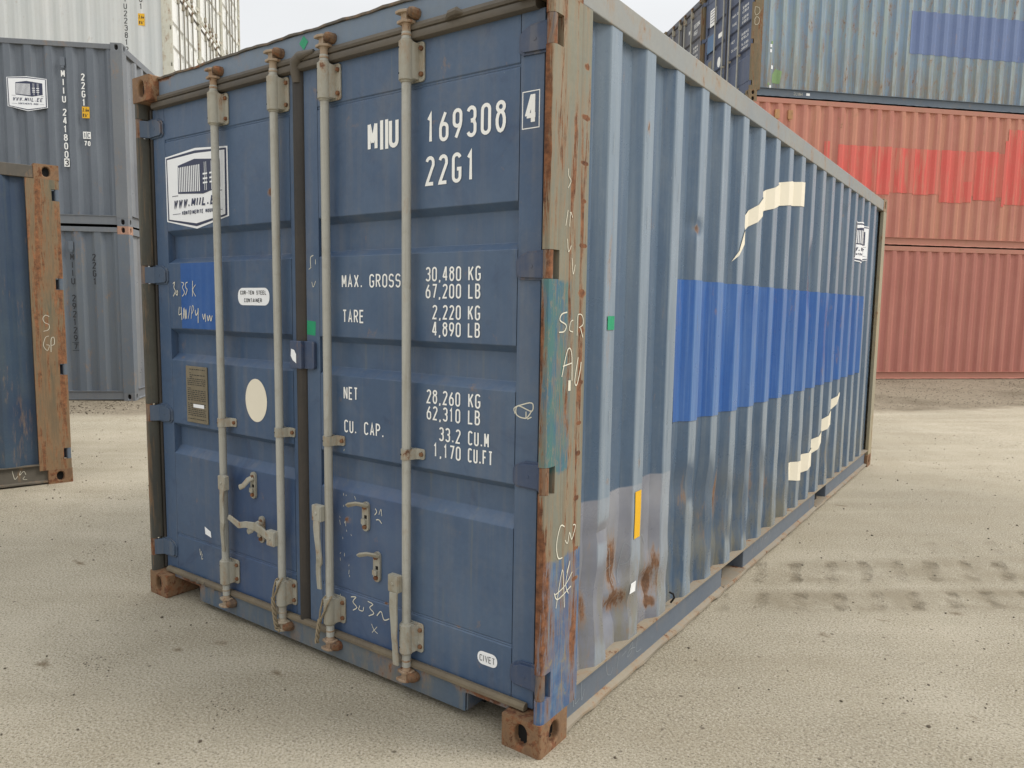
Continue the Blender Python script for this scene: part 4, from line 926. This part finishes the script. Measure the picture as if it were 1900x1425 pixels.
for side, (x0, x1, p0, p1) in enumerate(((.068, 1.160, .168, 1.112), (1.204, 2.366, 1.285, 2.274))):
    d = link(door_panel_mesh(x0, x1, p0, p1, H, M['door']), 'door', root); addbev(d, .0035, 3); leaf.append(d)
    hm = hinge_mesh(side, M['hinge'] if side == 0 else M['hinge2']); km = knuckle_mesh(side, M['knuck'])
    for z in HZ:
        o = link(hm, 'hinge', d, (0, 0, z)); addbev(o, .003); o = link(km, 'hinge_pin', d, (0, 0, z))
    mb = MB()
    if side == 0:
        mb.pz([(1.1605, .058), (1.158, .045), (1.166, .038), (1.182, .040), (1.192, .050), (1.203, .060), (1.203, .10), (1.1605, .10)], .134, 2.446)
        mb.pz([(.050, .075), (.055, .055), (.067, .057), (.067, .10), (.05, .10)], .134, 2.446)
    else: mb.pz([(2.3665, .10), (2.3665, .066), (2.374, .060), (2.384, .070), (2.390, .10)], .134, 2.446)
    mb.obj('door_gasket', M['gaskets'], d, smooth=50)
    if side == 0:   # gasket head turning over at the top of the meeting edge
        mb = MB(); mb.tube([(1.178, .052, 2.40), (1.178, .046, 2.44), (1.186, .038, 2.475), (1.22, .032, 2.492), (1.30, .036, 2.498)], [.018, .022, .024, .018, .008], 10); mb.obj('gasket_corner', M['gasket'], d, smooth=60)
dm = lambda a, b, o: Vector((a, YD + .001 - o, b))
# painted lettering of the right leaf
A = Art(); t = .0125
for i, ch in enumerate('169308'): A.text(ch, 1.868 + i * .0616, 2.083, .104, w=.043, t=t)
A.text('M', 1.573, 2.088, .106, w=.052, t=t * 1.25); A.new().rect(1.6385, 1.6545, 2.088, 2.194); A.new().rect(1.6645, 1.6805, 2.088, 2.194); A.text('U', 1.684, 2.088, .106, w=.050, t=t * 1.3)
for i, ch in enumerate('22G1'): A.text(ch, 1.866 + i * .0616, 1.936, .103, w=.043, t=t)
for a, b, c, d_ in ((2.283, 2.351, 2.196, 2.199), (2.283, 2.351, 2.081, 2.084), (2.283, 2.2862, 2.084, 2.196), (2.3478, 2.351, 2.084, 2.196)): A.rect(a, b, c, d_) if a != 2.283 or c > 2.1 or A.new() is None else A.rect(a, b, c, d_)
A.text('4', 2.295, 2.093, .094, w=.046, t=.016)
sm = dict(h=.052, w=.0235, t=.0062)
for txt, x, wd_, z in (('30,480', 1.868, .166, 1.597), ('67,200', 1.868, .166, 1.536), ('2,220', 1.901, .133, 1.461), ('4,890', 1.900, .134, 1.400), ('28,260', 1.874, .160, 1.152), ('62,310', 1.875, .160, 1.092), ('33.2', 1.935, .102, 1.018), ('1,170', 1.908, .130, .956)):
    A.text(txt, x, z, fit=wd_, **sm)
for txt, x, wd_, z in (('KG', 2.066, .055, 1.597), ('LB', 2.066, .054, 1.536), ('KG', 2.066, .054, 1.461), ('LB', 2.066, .054, 1.401), ('KG', 2.070, .055, 1.153), ('LB', 2.070, .054, 1.094), ('CU.M', 2.071, .093, 1.019), ('CU.FT', 2.071, .110, .957),
    ('MAX.', 1.422, .118, 1.576), ('GROSS', 1.578, .165, 1.576), ('TARE', 1.425, .121, 1.438), ('NET', 1.427, .082, 1.130), ('CU.', 1.429, .072, .995), ('CAP.', 1.544, .110, .997)):
    A.text(txt, x, z, fit=wd_, **sm)
A.build('lettering', [M['white']], leaf[1], dm)
A = Art(); A.poly(rrect(2.123, 2.212, .226, .275, .022)); 
A.text('CIVET', 2.134, .2385, .024, w=.0105, fit=.068, t=.0022, mi=1, layer=1); A.build('sticker', [M['vinyl'], M['ink']], leaf[1], dm, label='small rounded white tag')
A = Art(); scrib(A, [[(0, .9), (.5, 1), (.2, .6), (.6, .3), (.2, 0)], [(.9, .5), (.8, .2), (1.2, .2), (1.3, .5)], [(1.7, 1), (2.2, .9), (1.9, .6), (2.3, .3), (1.8, 0)], [(2.6, .2), (3, .6), (3.3, .1), (3.8, .3)]], 1.46, .255, .058, .06, .004)
scrib(A, [[(0, 1), (.4, .4), (1, .1)], [(.9, .9), (.1, 0)]], 1.58, .19, .035, .035, .003)
scrib(A, [[(0, 0), (.3, .5), (.1, .9)], [(.6, .2), (.9, 1), (1, .1)], [(.2, -.6), (.6, -.5), (1, -.9)]], 1.60, .68, .04, .03, .0035)
scrib(A, [[(0, .5), (1, 1), (1, 0), (0, .5), (-.1, -.6), (.6, -.9), (1, 0)], [(.6, -.9), (.6, -.1)], [(1, -.7), (.7, -1)], [(0, .5), (-.3, .1), (-.2, -.5)]], 2.285, 1.165, .055, .028, .0042)
scrib(A, [[(0, 0), (0, 1), (.6, 1.2)], [(1, .3), (1, .8)], [(.2, -1.5), (.5, -2), (1, -1.4)], [(-.4, -.2), (.1, 0)]], 1.235, 1.66, .03, .04, .003)
for i in range(36):
    x = random.gauss(1.40, .05); z = random.gauss(.56, .12)
    if abs(x - 1.372) > .02: A.new().stroke([(x, z), (x + random.uniform(-.006, .006), z + random.uniform(.006, .02))], .002)
A.build('chalk_writing', [M['chalk']], leaf[1], dm, label='chalk marks on the right door')
# left leaf
A = Art(); logo(A, .170, .680, 1.857, 2.228); A.build('sticker', [M['vinyl'], M['navy']], leaf[0], dm, label='white hexagonal company badge')
A = Art(); A.rect(.272, .560, 1.384, 1.698); A.build('paint_patch', [M['bluep']], leaf[0], dm, label='bright blue touch-up square')
A = Art()
scrib(A, [[(0, .9), (.4, 1), (.2, .6), (.5, .3), (0, -.1)], [(.8, .3), (.6, .1), (.9, 0), (1, .3), (.8, .35)], [(1.9, 1), (2.4, .9), (2.1, .6), (2.5, .2), (2.0, -.1)], [(3.2, 1), (2.8, .9), (2.8, .6), (3.1, .4), (2.7, 0)], [(4.3, 1.1), (4.2, -.1)], [(4.9, .8), (4.3, .4), (4.9, -.1)]], .205, 1.545, .040, .062, .0045)
scrib(A, [[(.1, 1), (0, .4), (.5, .5)], [(.5, 1), (.6, 0)], [(.9, .1), (1.1, .9), (1.3, .1), (1.5, .8), (1.6, .1)], [(1.9, .1), (2.4, 1.1)], [(2.5, .1), (2.8, 1.1), (3.1, .9), (2.7, .5)], [(3.4, .8), (3.5, .4), (3.9, .6), (4.0, .9), (3.9, -.2)], [(4.8, .5), (5, .1), (5.3, .5), (5.4, -.1)], [(5.7, .4), (5.9, 0), (6.2, .4), (6.4, 0), (6.7, .4)]], .25, 1.425, .042, .062, .0045)
scrib(A, [[(0, 1), (.2, 0), (.5, .7)], [(.7, .3), (.5, -.6), (.9, -.5)]], .37, .26, .03, .03, .003)
A.build('chalk_writing', [M['chalk']], leaf[0], dm, base=.003, label='chalk writing on the left door')
A = Art(); A.poly(rrect(.733, .960, 1.501, 1.578, .034, 6)); A.text('COR-TEN STEEL', .752, 1.548, .018, fit=.188, w=.0115, t=.0028, mi=1, layer=1); A.text('CONTAINER', .780, 1.514, .018, fit=.128, w=.0115, t=.0028, mi=1, layer=1)
A.build('sticker', [M['vinyl'], M['ink']], leaf[0], dm, label='pill shaped white label')
A = Art(); A.poly(arc(.850, 1.075, .078, .098, 0, 350, 35)); A.build('sticker', [M['cream']], leaf[0], dm, label='plain white oval')
A = Art(); A.poly([(.416, .412), (.466, .395), (.470, .365), (.420, .375)]); A.build('sticker', [M['vinyl']], leaf[0], dm, label='small white paper square')
A = Art(); A.poly([(1.208, 1.442), (1.262, 1.438), (1.258, 1.380), (1.206, 1.384)]); A.build('sticker', [M['green']], leaf[1], dm, label='green square')
A = Art(); A.poly([(1.232, 2.570), (1.205, 2.544), (1.232, 2.515), (1.259, 2.543)]); A.build('sticker', [M['green']], hdr, lambda a, b, o: Vector((a, .045 - o, b)), label='faded green diamond')
mb = MB(); mb.box(.300, .478, YD - .006, YD, .925, 1.202)
pl_ = mb.obj('data_plate', M['plate'], leaf[0], bevel=.002)
A = Art(); random.seed(11); z = 1.185; r = 0
while z > .94:
    x = .314 + (.02 if r < 4 else 0)
    while x < .462:
        wd_ = random.uniform(.006, .022); A.rect(x, min(x + wd_, .465), z, z + .0035); x += wd_ + random.uniform(.003, .008)
        if random.random() < .04: break
    z -= .0095 if r % 7 else .018; r += 1
A.rect(.362, .452, 1.001, 1.018, 1, 1)
A.build('plate_print', [M['ink'], M['vinyl']], pl_, lambda a, b, o: Vector((a, YD - .006 - o, b)), base=.0008)['kind'] = 'stuff'
# customs plate over the meeting edge
mb = MB(); mb.py(rrect(1.192, 1.266, 1.240, 1.356, .012), YD - .016, YD); mb.py(rrect(1.128, 1.200, 1.240, 1.356, .006), YD - .030, YD - .012); mb.py(rrect(1.186, 1.206, 1.240, 1.356, .004), YD - .034, YD - .016)
cp = mb.obj('customs_plate', M['hinge2'], leaf[1], bevel=.003)
A = Art(); A.poly([(1.140, 1.322), (1.160, 1.318), (1.172, 1.300), (1.172, 1.262), (1.150, 1.274), (1.137, 1.292)]); A.build('paint_blot', [M['vinyl']], cp, lambda a, b, o: Vector((a, YD - .030 - o, b)))
# rods and their fittings
rd = rods(root, H, M['rod'])
for r in rd:
    for ch in r.children: addbev(ch, .0015, 2)
P_ = lambda r, pts: [(a - RX[r], b, c, d) for a, b, c, d in pts]
handle_obj(rd[0], (.672 - RX[0], .682), P_(0, [(.676, -.006, .655, 1.0), (.672, -.008, .60, .75), (.684, -.014, .55, 1.0), (.688, -.016, .50, 1.0), (.674, -.010, .46, .8), (.672, -.006, .41, .7), (.672, -.002, .355, .6)]), 1)
handle_obj(rd[1], (1.026 - RX[1], .488), P_(1, [(1.012, -.006, .492, 1.0), (.965, -.008, .512, 1.1), (.915, -.010, .524, 1.1), (.86, -.012, .522, .9), (.81, -.014, .510, .9), (.765, -.018, .530, .8), (.745, -.022, .540, .7)]), -1)
handle_obj(rd[2], (1.332 - RX[2], .655), P_(2, [(1.332, -.006, .625, 1.0), (1.334, -.008, .60, 1.15), (1.340, -.010, .55, .95), (1.350, -.012, .50, .85), (1.354, -.013, .47, 1.0), (1.352, -.011, .455, 1.05), (1.342, -.007, .435, .8), (1.340, -.006, .40, .75), (1.344, -.004, .335, .7)]), -1)
handle_obj(rd[3], (1.768 - RX[3], .458), P_(3, [(1.770, -.006, .425, 1.2), (1.772, -.010, .37, 1.2), (1.778, -.012, .30, 1.0), (1.776, -.010, .25, .8), (1.774, -.004, .22, .8), (1.776, .000, .135, .9)]), -1)
catch_obj(leaf[0], .825, .622, .745, open_=False); catch_obj(leaf[0], .880, .425, .548, open_=False); catch_obj(leaf[1], 1.556, .608, .728); catch_obj(leaf[1], 1.618, .412, .535)
# ropes tied round two lower brackets
def rope(label, path, r, braid, group):
    mb = MB()
    def strands(path, rad, sr, n, turns):
        pts = [Vector(p) for p in path]; seg = [(b - a).length for a, b in zip(pts, pts[1:])]; tot = sum(seg); N = int(tot / .006) + 2
        for k in range(n):
            out = []
            for i in range(N):
                s_ = tot * i / (N - 1); j = 0; q = s_
                while j < len(seg) - 1 and q > seg[j]: q -= seg[j]; j += 1
                p = pts[j].lerp(pts[j + 1], min(1, q / max(seg[j], 1e-6))); d = (pts[j + 1] - pts[j]).normalized()
                u = d.cross(Vector((0, 1, 0))).normalized(); v = u.cross(d); an = 2 * pi * (k / n + turns * s_)
                out.append(p + (u * cos(an) + v * sin(an)) * rad)
            mb.tube(out, sr, 6)
    strands(path, r * .5, r * .6, 3, 28)
    strands(braid, r * 1.3, r * 1.0, 3, 14)
    o = mb.obj('rope', M['rope'], smooth=60); o['label'] = label; o['category'] = 'rope'; o['group'] = group; return o
rope('rope tied round the foot of the second lock rod from the left',
     [(1.082, .012, .318), (1.078, -.004, .296), (1.062, -.006, .262), (1.045, -.006, .230), (1.030, -.004, .212), (1.034, .0, .262), (1.038, .010, .300), (1.06, .002, .312)], .0045,
     [(1.034, -.004, .225), (1.040, -.006, .17), (1.046, -.004, .12), (1.050, .0, .085), (1.066, .004, .075)], 'ropes tied round the lock rod feet')
rope('rope tied round the foot of the third lock rod from the left',
     [(1.400, .012, .312), (1.396, -.004, .290), (1.378, -.006, .252), (1.358, -.006, .220), (1.340, -.006, .190), (1.342, .0, .24), (1.346, .010, .285), (1.372, .002, .306)], .0045,
     [(1.342, -.004, .205), (1.334, -.008, .15), (1.326, -.008, .10)], 'ropes tied round the lock rod feet')
# hook lashing ring on the bottom rail
mb = MB(); mb.tube([(2.425, 1.10, .185), (2.440, 1.105, .21), (2.436, 1.10, .228), (2.418, 1.095, .235)], .0045, 8); mb.obj('lashing_hook', M['dark'], root, smooth=60)

# ================================================================= background containers
def place(P0, a, L, mode):            # -> loc, rz of the container frame
    ca, sa = cos(a), sin(a)
    if mode == 'doorR': return (P0[0], P0[1], P0[2]), a + pi / 2                                   # visible x=0 side, door end on the right
    if mode == 'doorL': return (P0[0] - sa * Wd, P0[1] + ca * Wd, P0[2]), a - pi / 2                # visible x=W side, door end on the left
    if mode == 'end': return (P0[0] - sa * L, P0[1] + ca * L, P0[2]), a + pi                        # closed end visible, right edge is local (0,L)
T = 2.896
# -- A: dark blue container at the left edge, near
mA = dict(cast=M['cast'], post=M['apost'], rpost=M['apost'], trail=M['arail'], brail=M['arail'], wall=M['a'], end=M['a'], hdr=M['arail'], sill=M['arail'])
loc, rz = place((-2.824, .880, .0), 1.314, 6.058, 'doorR')
A_ = base_container('shipping_container', 'dark blue container cut off at the left edge, corner post streaked orange with rust', loc, rz, 6.058, H, mA)
doors(A_, H, M['a'], M['a'], M['bf']); rods(A_, H, M['rod'])
A = Art()
scrib(A, [[(1, 1), (.5, 1.1), (.1, .9), (.3, .65), (.9, .5), (.8, .2), (.1, .1)], [(.8, -.2), (.3, -.3), (0, -.8), (.5, -1.1), (.8, -.8), (.4, -.75)], [(1.0, -1.2), (1.1, -.4), (1.5, -.3), (1.5, -.7), (1.1, -.8)]], 0, 0, .05, .13, .004)
A.build('chalk_writing', [M['chalk']], A_, lambda a, b, o: Vector((-o, .165 - a, b + 1.25)))
A = Art(); scrib(A, [[(0, 1), (.2, 0), (.5, .3)], [(.8, .9), (.7, .4), (1.1, .8), (1.3, .4)], [(1.2, .2), (1, -.1), (1.4, -.2)]], 0, 0, .07, .07, .003); A.build('chalk_writing', [M['chalk']], A_, lambda a, b, o: Vector((.030 - o, .42 - a, b + .07)))
# -- B: two grey containers, closed ends showing
aB = .755; pB = (-7.31, 3.763)
mB1 = dict(cast=M['g1f'], post=M['g1f'], rpost=M['g1f'], trail=M['g1f'], brail=M['g1f'], wall=M['g1s'], end=M['g1'], hdr=M['g1f'], sill=M['g1f'])
mB2 = dict(mB1, cast=M['g1f'], end=M['g2'], rpost=M['g2'])
cb2 = paint('casting_pink', (168, 128, 110), (176, 140, 118), rust=.1, rough=.7)
def Bc(label, z, m, cs=None):
    loc, rz = place((pB[0], pB[1], z), aB, 6.058, 'end')
    r = base_container('shipping_container', label, loc, rz, 6.058, H, dict(m, cast=cs or m['cast']), group='grey containers stacked two high at the left')
    doors(r, H, M['g1'], M['g1f'], M['g1f']); rods(r, H, M['rodd'])
    mb = MB(); mb.box(.78, .84, L - .012, L + .008, H - .36, H - .24); mb.box(.79, .83, L - .01, L + .006, H - .39, H - .36); mb.obj('vent', m['end'], r, bevel=.003)
    return r
B2 = Bc('lower grey container with black numbers, standing on the ground under another grey one', .028, mB2, lambda ix, iy, iz: cb2 if iz else M['g1f'])
B1 = Bc('upper grey container with white numbers and white badge, on top of another grey one', .028 + H, mB1)
eb = lambda a, b, o: Vector((-a, L - .010 + o, b))     # a = s (negative left of the corner)
def vtext(A, txt, s, ztop, step, h, w, t, mi=0):
    z = ztop
    for ch in txt:
        if ch != ' ': A.text(ch, s - w / 2 if ch != 'I' else s - w * .3 / 2, z - h, h, w=w, t=t, mi=mi, new=True)
        z -= step if ch != ' ' else step * .55
    return z
A = Art(); z = vtext(A, 'MIIU 241800', -.81, 4.795 - .028 - H, .118, .098, .052, .015)
A.new().rect(-.846, -.774, z - .105, z + .012, 0); A.text('3', -.836, z - .092, .09, w=.052, t=.015, mi=1, layer=1)
vtext(A, '22G1', -.545, 4.76 - .028 - H, .118, .098, .05, .015)
zz_ = 4.30 - .028 - H; A.new().rect(-.575, -.475, zz_ - .16, zz_, 2, 0); A.text('2.6m', -.566, zz_ - .07, .05, fit=.082, w=.018, t=.007, mi=1, layer=1); A.text("8'6\"", -.566, zz_ - .145, .05, fit=.07, w=.018, t=.007, mi=1, layer=1)
zz_ = 3.95 - .028 - H; A.new().rect(-.575, -.470, zz_ - .10, zz_, 0); A.rect(-.530, -.522, zz_ - .094, zz_ - .006, 3, 1); A.text('I', -.556, zz_ - .09, .08, w=.03, t=.012, mi=3, layer=1); A.text('C', -.515, zz_ - .085, .07, w=.036, t=.011, mi=3, layer=1); A.text('70', -.565, zz_ - .20, .07, fit=.085, w=.04, t=.013)
A.build('lettering', [M['white'], M['ink'], M['yellow'], M['g1']], B1, eb, base=.004)
A = Art(); logo(A, -1.56, -1.03, 4.20 - .028 - H, 4.80 - .028 - H - .12); A.build('sticker', [M['vinyl'], M['navy']], B1, eb, base=.004, label='white hexagonal badge')
A = Art(); z = vtext(A, 'MIIU  292129', -.80, 2.18, .118, .098, .052, .014)
A.new().rect(-.85, -.76, z + .002, z + .010); A.rect(-.85, -.76, z - .118, z - .110); A.text('7', -.83, z - .10, .09, w=.052, t=.014)
vtext(A, '22G1', -.50, 2.18, .118, .098, .05, .014)
A.build('lettering', [M['ink']], B2, eb, base=.004)
# -- C: white stack, four high, three deep
aC = .765; pC = (-12.72, 7.745)
mC = dict(cast=M['wf'], post=M['wf'], rpost=M['wf'], trail=M['wf'], brail=M['wf'], wall=M['w'], end=M['w'], hdr=M['wd'], sill=M['wf'])
colname = ('nearest', 'middle', 'farthest'); tiern = ('bottom', 'second', 'third', 'top')
for c in range(3):
    for t_ in range(4):
        P0 = (pC[0] - sin(aC) * 2.475 * c, pC[1] + cos(aC) * 2.475 * c, .070 + T * t_)
        loc, rz = place(P0, aC, 12.192, 'doorR')
        lab = 'white container in the %s tier, %s column of the tall stack behind the grey ones' % (tiern[t_], colname[c])
        if t_ < 2: lab = 'white container low in the stack, hidden behind the grey containers'
        r = base_container('shipping_container', lab, loc, rz, 12.192, T, mC, group='white containers stacked four high behind the grey ones', depth=.012)
        doors(r, T, M['wd'], M['wf'], M['wf']); rods(r, T, M['rodd'])
        mb = MB(); mb.pz([(1.1605, .05), (1.203, .05), (1.203, .10), (1.1605, .10)], .134, T - .15); mb.box(.1, 2.34, .04, .09, T - .15, T - .116); mb.obj('door_gasket', M['gasket'], r)
        if c == 0 and t_ == 2:
            A = Art(); z = vtext(A, 'MIIU223812', 0, 0, .155, .125, .07, .016); vtext(A, '5', 0.03, z - .04, .155, .125, .07, .016)
            vtext(A, '45G1', .33, .02, .155, .125, .07, .016)
            A.new().rect(.26, .40, -.92, -.66, 1, 0); A.text('2.6m', .275, -.77, .07, fit=.11, w=.024, t=.010, mi=0, layer=1); A.text("8'6\"", .28, -.89, .07, fit=.10, w=.024, t=.010, mi=0, layer=1)
            A.build('lettering', [M['ink'], M['yellow']], r, lambda a, b, o: Vector((.0075 - o, .99 - a, b + T - .13)))
# -- D: the right hand row, three high
aD = .7884; pD = (-1.367, 13.3475); zD = .072
mD1 = dict(cast=M['rf'], post=M['rf'], rpost=M['rf'], trail=M['rf'], brail=M['rf'], wall=M['r2'], end=M['r2'], hdr=M['rf'], sill=M['rf'])
mD2 = dict(mD1, wall=M['r1'], end=M['r1'], cast=M['olive'])
mD3 = dict(cast=M['olive'], post=M['olive'], rpost=M['olive'], trail=M['bf'], brail=M['bf'], wall=M['b3'], end=M['b3'], hdr=M['b3d'], sill=M['bf'])
mD4 = dict(cast=M['olive'], post=M['olive'], rpost=M['olive'], trail=M['post_dark'], brail=M['bf'], wall=M['b4d'], end=M['b4d'], hdr=M['b4d'], sill=M['bf'])
def Dc(label, col, tier, m, md, mrod=None):
    P0 = (pD[0] - sin(aD) * 2.49 * col, pD[1] + cos(aD) * 2.49 * col, zD + T * tier)
    loc, rz = place(P0, aD, 12.192, 'doorL')
    r = base_container('shipping_container', label, loc, rz, 12.192, T, m, group='containers stacked three high on the right')
    doors(r, T, md, md, md); rods(r, T, mrod or M['rod'])
    mb = MB(); mb.pz([(1.1605, .05), (1.203, .05), (1.203, .10), (1.1605, .10)], .134, T - .15); mb.box(.1, 2.34, .04, .09, T - .15, T - .116); mb.obj('door_gasket', M['gaskets'], r)
    return r
D1 = Dc('plain red-orange container on the ground at the right, bottom of its stack', 0, 0, mD1, M['r2'])
D2 = Dc('orange container with bright red repainted blocks, under the rusty blue one', 0, 1, mD2, M['r1'])
D3 = Dc('rusty blue container with a darker blue band, top of the stack at the right', 0, 2, mD3, M['b3d'])
D4 = Dc('grey-blue container with lock rods behind the rusty blue one, at the top against the sky', 1, 2, mD4, M['b4d'])
Dc('container hidden behind the orange ones, holding up the grey-blue one', 1, 0, mD4, M['b4d']); Dc('container hidden behind the orange ones, holding up the grey-blue one', 1, 1, mD4, M['b4d'])
PL = side_profile(12.192); brkL = sorted(set(round(p[0], 4) for p in PL))
fw = lambda a, b, o: Vector((Wd - .008 - prof_at(PL, a) + o, a, b))
def on_far(A, name, mats, r, a0, a1, label=None): return A.build(name, mats, r, fw, [c for c in brkL if a0 < c < a1], (), base=.004, label=label)
A = Art(); random.seed(21)
segs = [(1.75, 1.86, 4.55, 4.98), (2.06, 2.92, 4.02, 4.93), (2.98, 3.30, 3.95, 4.94), (3.42, 3.74, 4.0, 4.93), (3.86, 4.26, 3.98, 4.93), (4.26, 4.38, 4.0, 4.93), (4.52, 5.10, 3.84, 4.94), (5.10, 5.30, 3.86, 4.30), (5.36, 5.92, 3.92, 4.96), (6.04, 6.10, 3.8, 5.2), (6.10, 6.7, 3.85, 5.45), (6.9, 7.6, 3.9, 4.95), (7.8, 8.6, 3.9, 4.95)]
for a, b, c, d_ in segs: A.new().rect(a, b, c - zD - T + .07, d_ - zD - T + .07)
Af = Art(); Af.rect(2.06, 8.6, 4.0 - zD - T + .07, 4.93 - zD - T + .07); on_far(Af, 'paint_patch', [M['redf']], D2, 2, 8.7, 'faint red band')
for it in A.items: pass
A.build('paint_patch', [M['redp']], D2, lambda a, b, o: fw(a, b, o + .003), [c for c in brkL if 1.7 < c < 8.7], (), base=.004, label='bright red blocks') if True else on_far(A, 'paint_patch', [M['redp']], D2, 1.7, 8.7, 'bright red blocks')
A = Art(); A.rect(3.56, 9.2, 6.86 - 2 * T, 7.72 - 2 * T); on_far(A, 'paint_patch', [M['b3p']], D3, 3.5, 9.3, 'darker blue band')
A = Art()
for a, b, k, m_ in ((.42, .96, .05, 0), (.42, .86, .05, 0), (.46, .54, .06, 0), (.44, .16, .05, 0), (.40, .22, .04, 1), (.44, 1.02, .05, 1)): A.new().rect(a, a + k * .8, b, b + k * 1.2, m_)
A.new().poly([(.50, .28), (.66, .26), (.70, .5), (.58, .56), (.5, .44)], 1)
on_far(A, 'sticker', [M['vinyl'], plain('faded_green', (130, 160, 110), .6)], D3, .3, .8)
A = Art(); scrib(A, [[(0, .8), (.3, 1), (.2, .1), (0, .3)], [(.6, .9), (.5, .2), (.8, .1), (.9, .9)], [(1.2, .1), (1.3, .9), (1.5, .1)], [(1.7, .9), (1.7, .1)], [(1.6, .5), (2, .5)], [(2.1, .9), (2.1, .1)]], 1.0, .055, .09, .07, .006)
A.new().rect(1.28, 1.36, .07, .12, 1); A.build('chalk_writing', [M['chalk'], M['vinyl']], D3, lambda a, b, o: Vector((Wd - .030 + o, a, b)))
A = Art(); scrib(A, [[(.2, 1), (1.2, .9), (1.4, .4), (.5, 0), (.1, .4), (.2, 1)], [(.1, -.6), (.6, -.2), (1.4, -.4), (1.2, -1), (.3, -1.1), (.2, -.6)]], .04, 1.55, .08, .16, .006); A.build('chalk_writing', [M['chalk']], D3, lambda a, b, o: Vector((Wd + o, a, b)))
for r_ in (D2,):
    for y_ in (.60, .89):
        mb = MB(); mb.box(Wd - .045, Wd - .004, y_, y_ + .10, T - .42, T - .24); mb.box(Wd - .045, Wd - .012, y_ + .02, y_ + .08, T - .46, T - .42); mb.obj('vent', paint('vent_tan', (186, 140, 92), (176, 128, 84), rust=.1, rough=.6) if y_ < .7 else bpy.data.materials['vent_tan'], r_, bevel=.003)
# door prints of the far blue containers
def far_door_art(r, full=True):
    A = Art()
    for i, row in enumerate((('30,480', 'KG'), ('67,200', 'LB'), ('3,830', 'KG'), ('8,450', 'LB'))):
        z = 1.86 - i * .085 - (.04 if i > 1 else 0); A.text(row[0], 1.88, z, .055, fit=.17, w=.025, t=.009); A.text(row[1], 2.08, z, .055, fit=.06, w=.025, t=.009)
    for i, row in enumerate((('26,650', 'KG'), ('58,750', 'LB'), ('76.3', 'CU.M'), ('2,694', 'CU.FT'))):
        z = 1.33 - i * .085 - (.04 if i > 1 else 0); A.text(row[0], 1.88, z, .055, fit=.17, w=.025, t=.009); A.text(row[1], 2.08, z, .055, fit=.10, w=.025, t=.009)
    for t2, z in (('MAX.GR.', 1.84), ('TARE', 1.66), ('NET', 1.31), ('CU.CAP', 1.14)): A.text(t2, 1.43, z, .055, fit=.05 * len(t2), w=.025, t=.009)
    if full:
        A.new().poly(rrect(.30, .62, 2.05, 2.42, .02), 0, 0)
        for i in range(5): A.rect(.34, .58, 2.36 - i * .06, 2.385 - i * .06, 1, 1)
        A.new().rect(.20, .60, 1.50, 1.86, 2); A.new().poly(rrect(.76, .98, 1.66, 1.76, .03), 0); A.new().poly(arc(.84, 1.14, .08, .11, 0, 345, 23), 0); A.new().rect(.28, .46, 1.02, 1.30, 3)
    else:
        A.text('553084', 1.88, 2.34, .10, fit=.34, w=.045, t=.014); A.text('45G1', 1.88, 2.18, .10, fit=.22, w=.045, t=.014); A.text('U', 1.70, 2.30, .10, w=.045, t=.014); A.text('MII', 1.58, 2.30, .10, w=.045, t=.014)
    A.build('lettering', [M['white'], plain('print_grey', (150, 150, 160), .6), plain('patch_blue', (76, 112, 150), .5), M['plate']], r, lambda a, b, o: Vector((a, YD + .001 - o, b)), base=.002)
far_door_art(D3); far_door_art(D4, False)
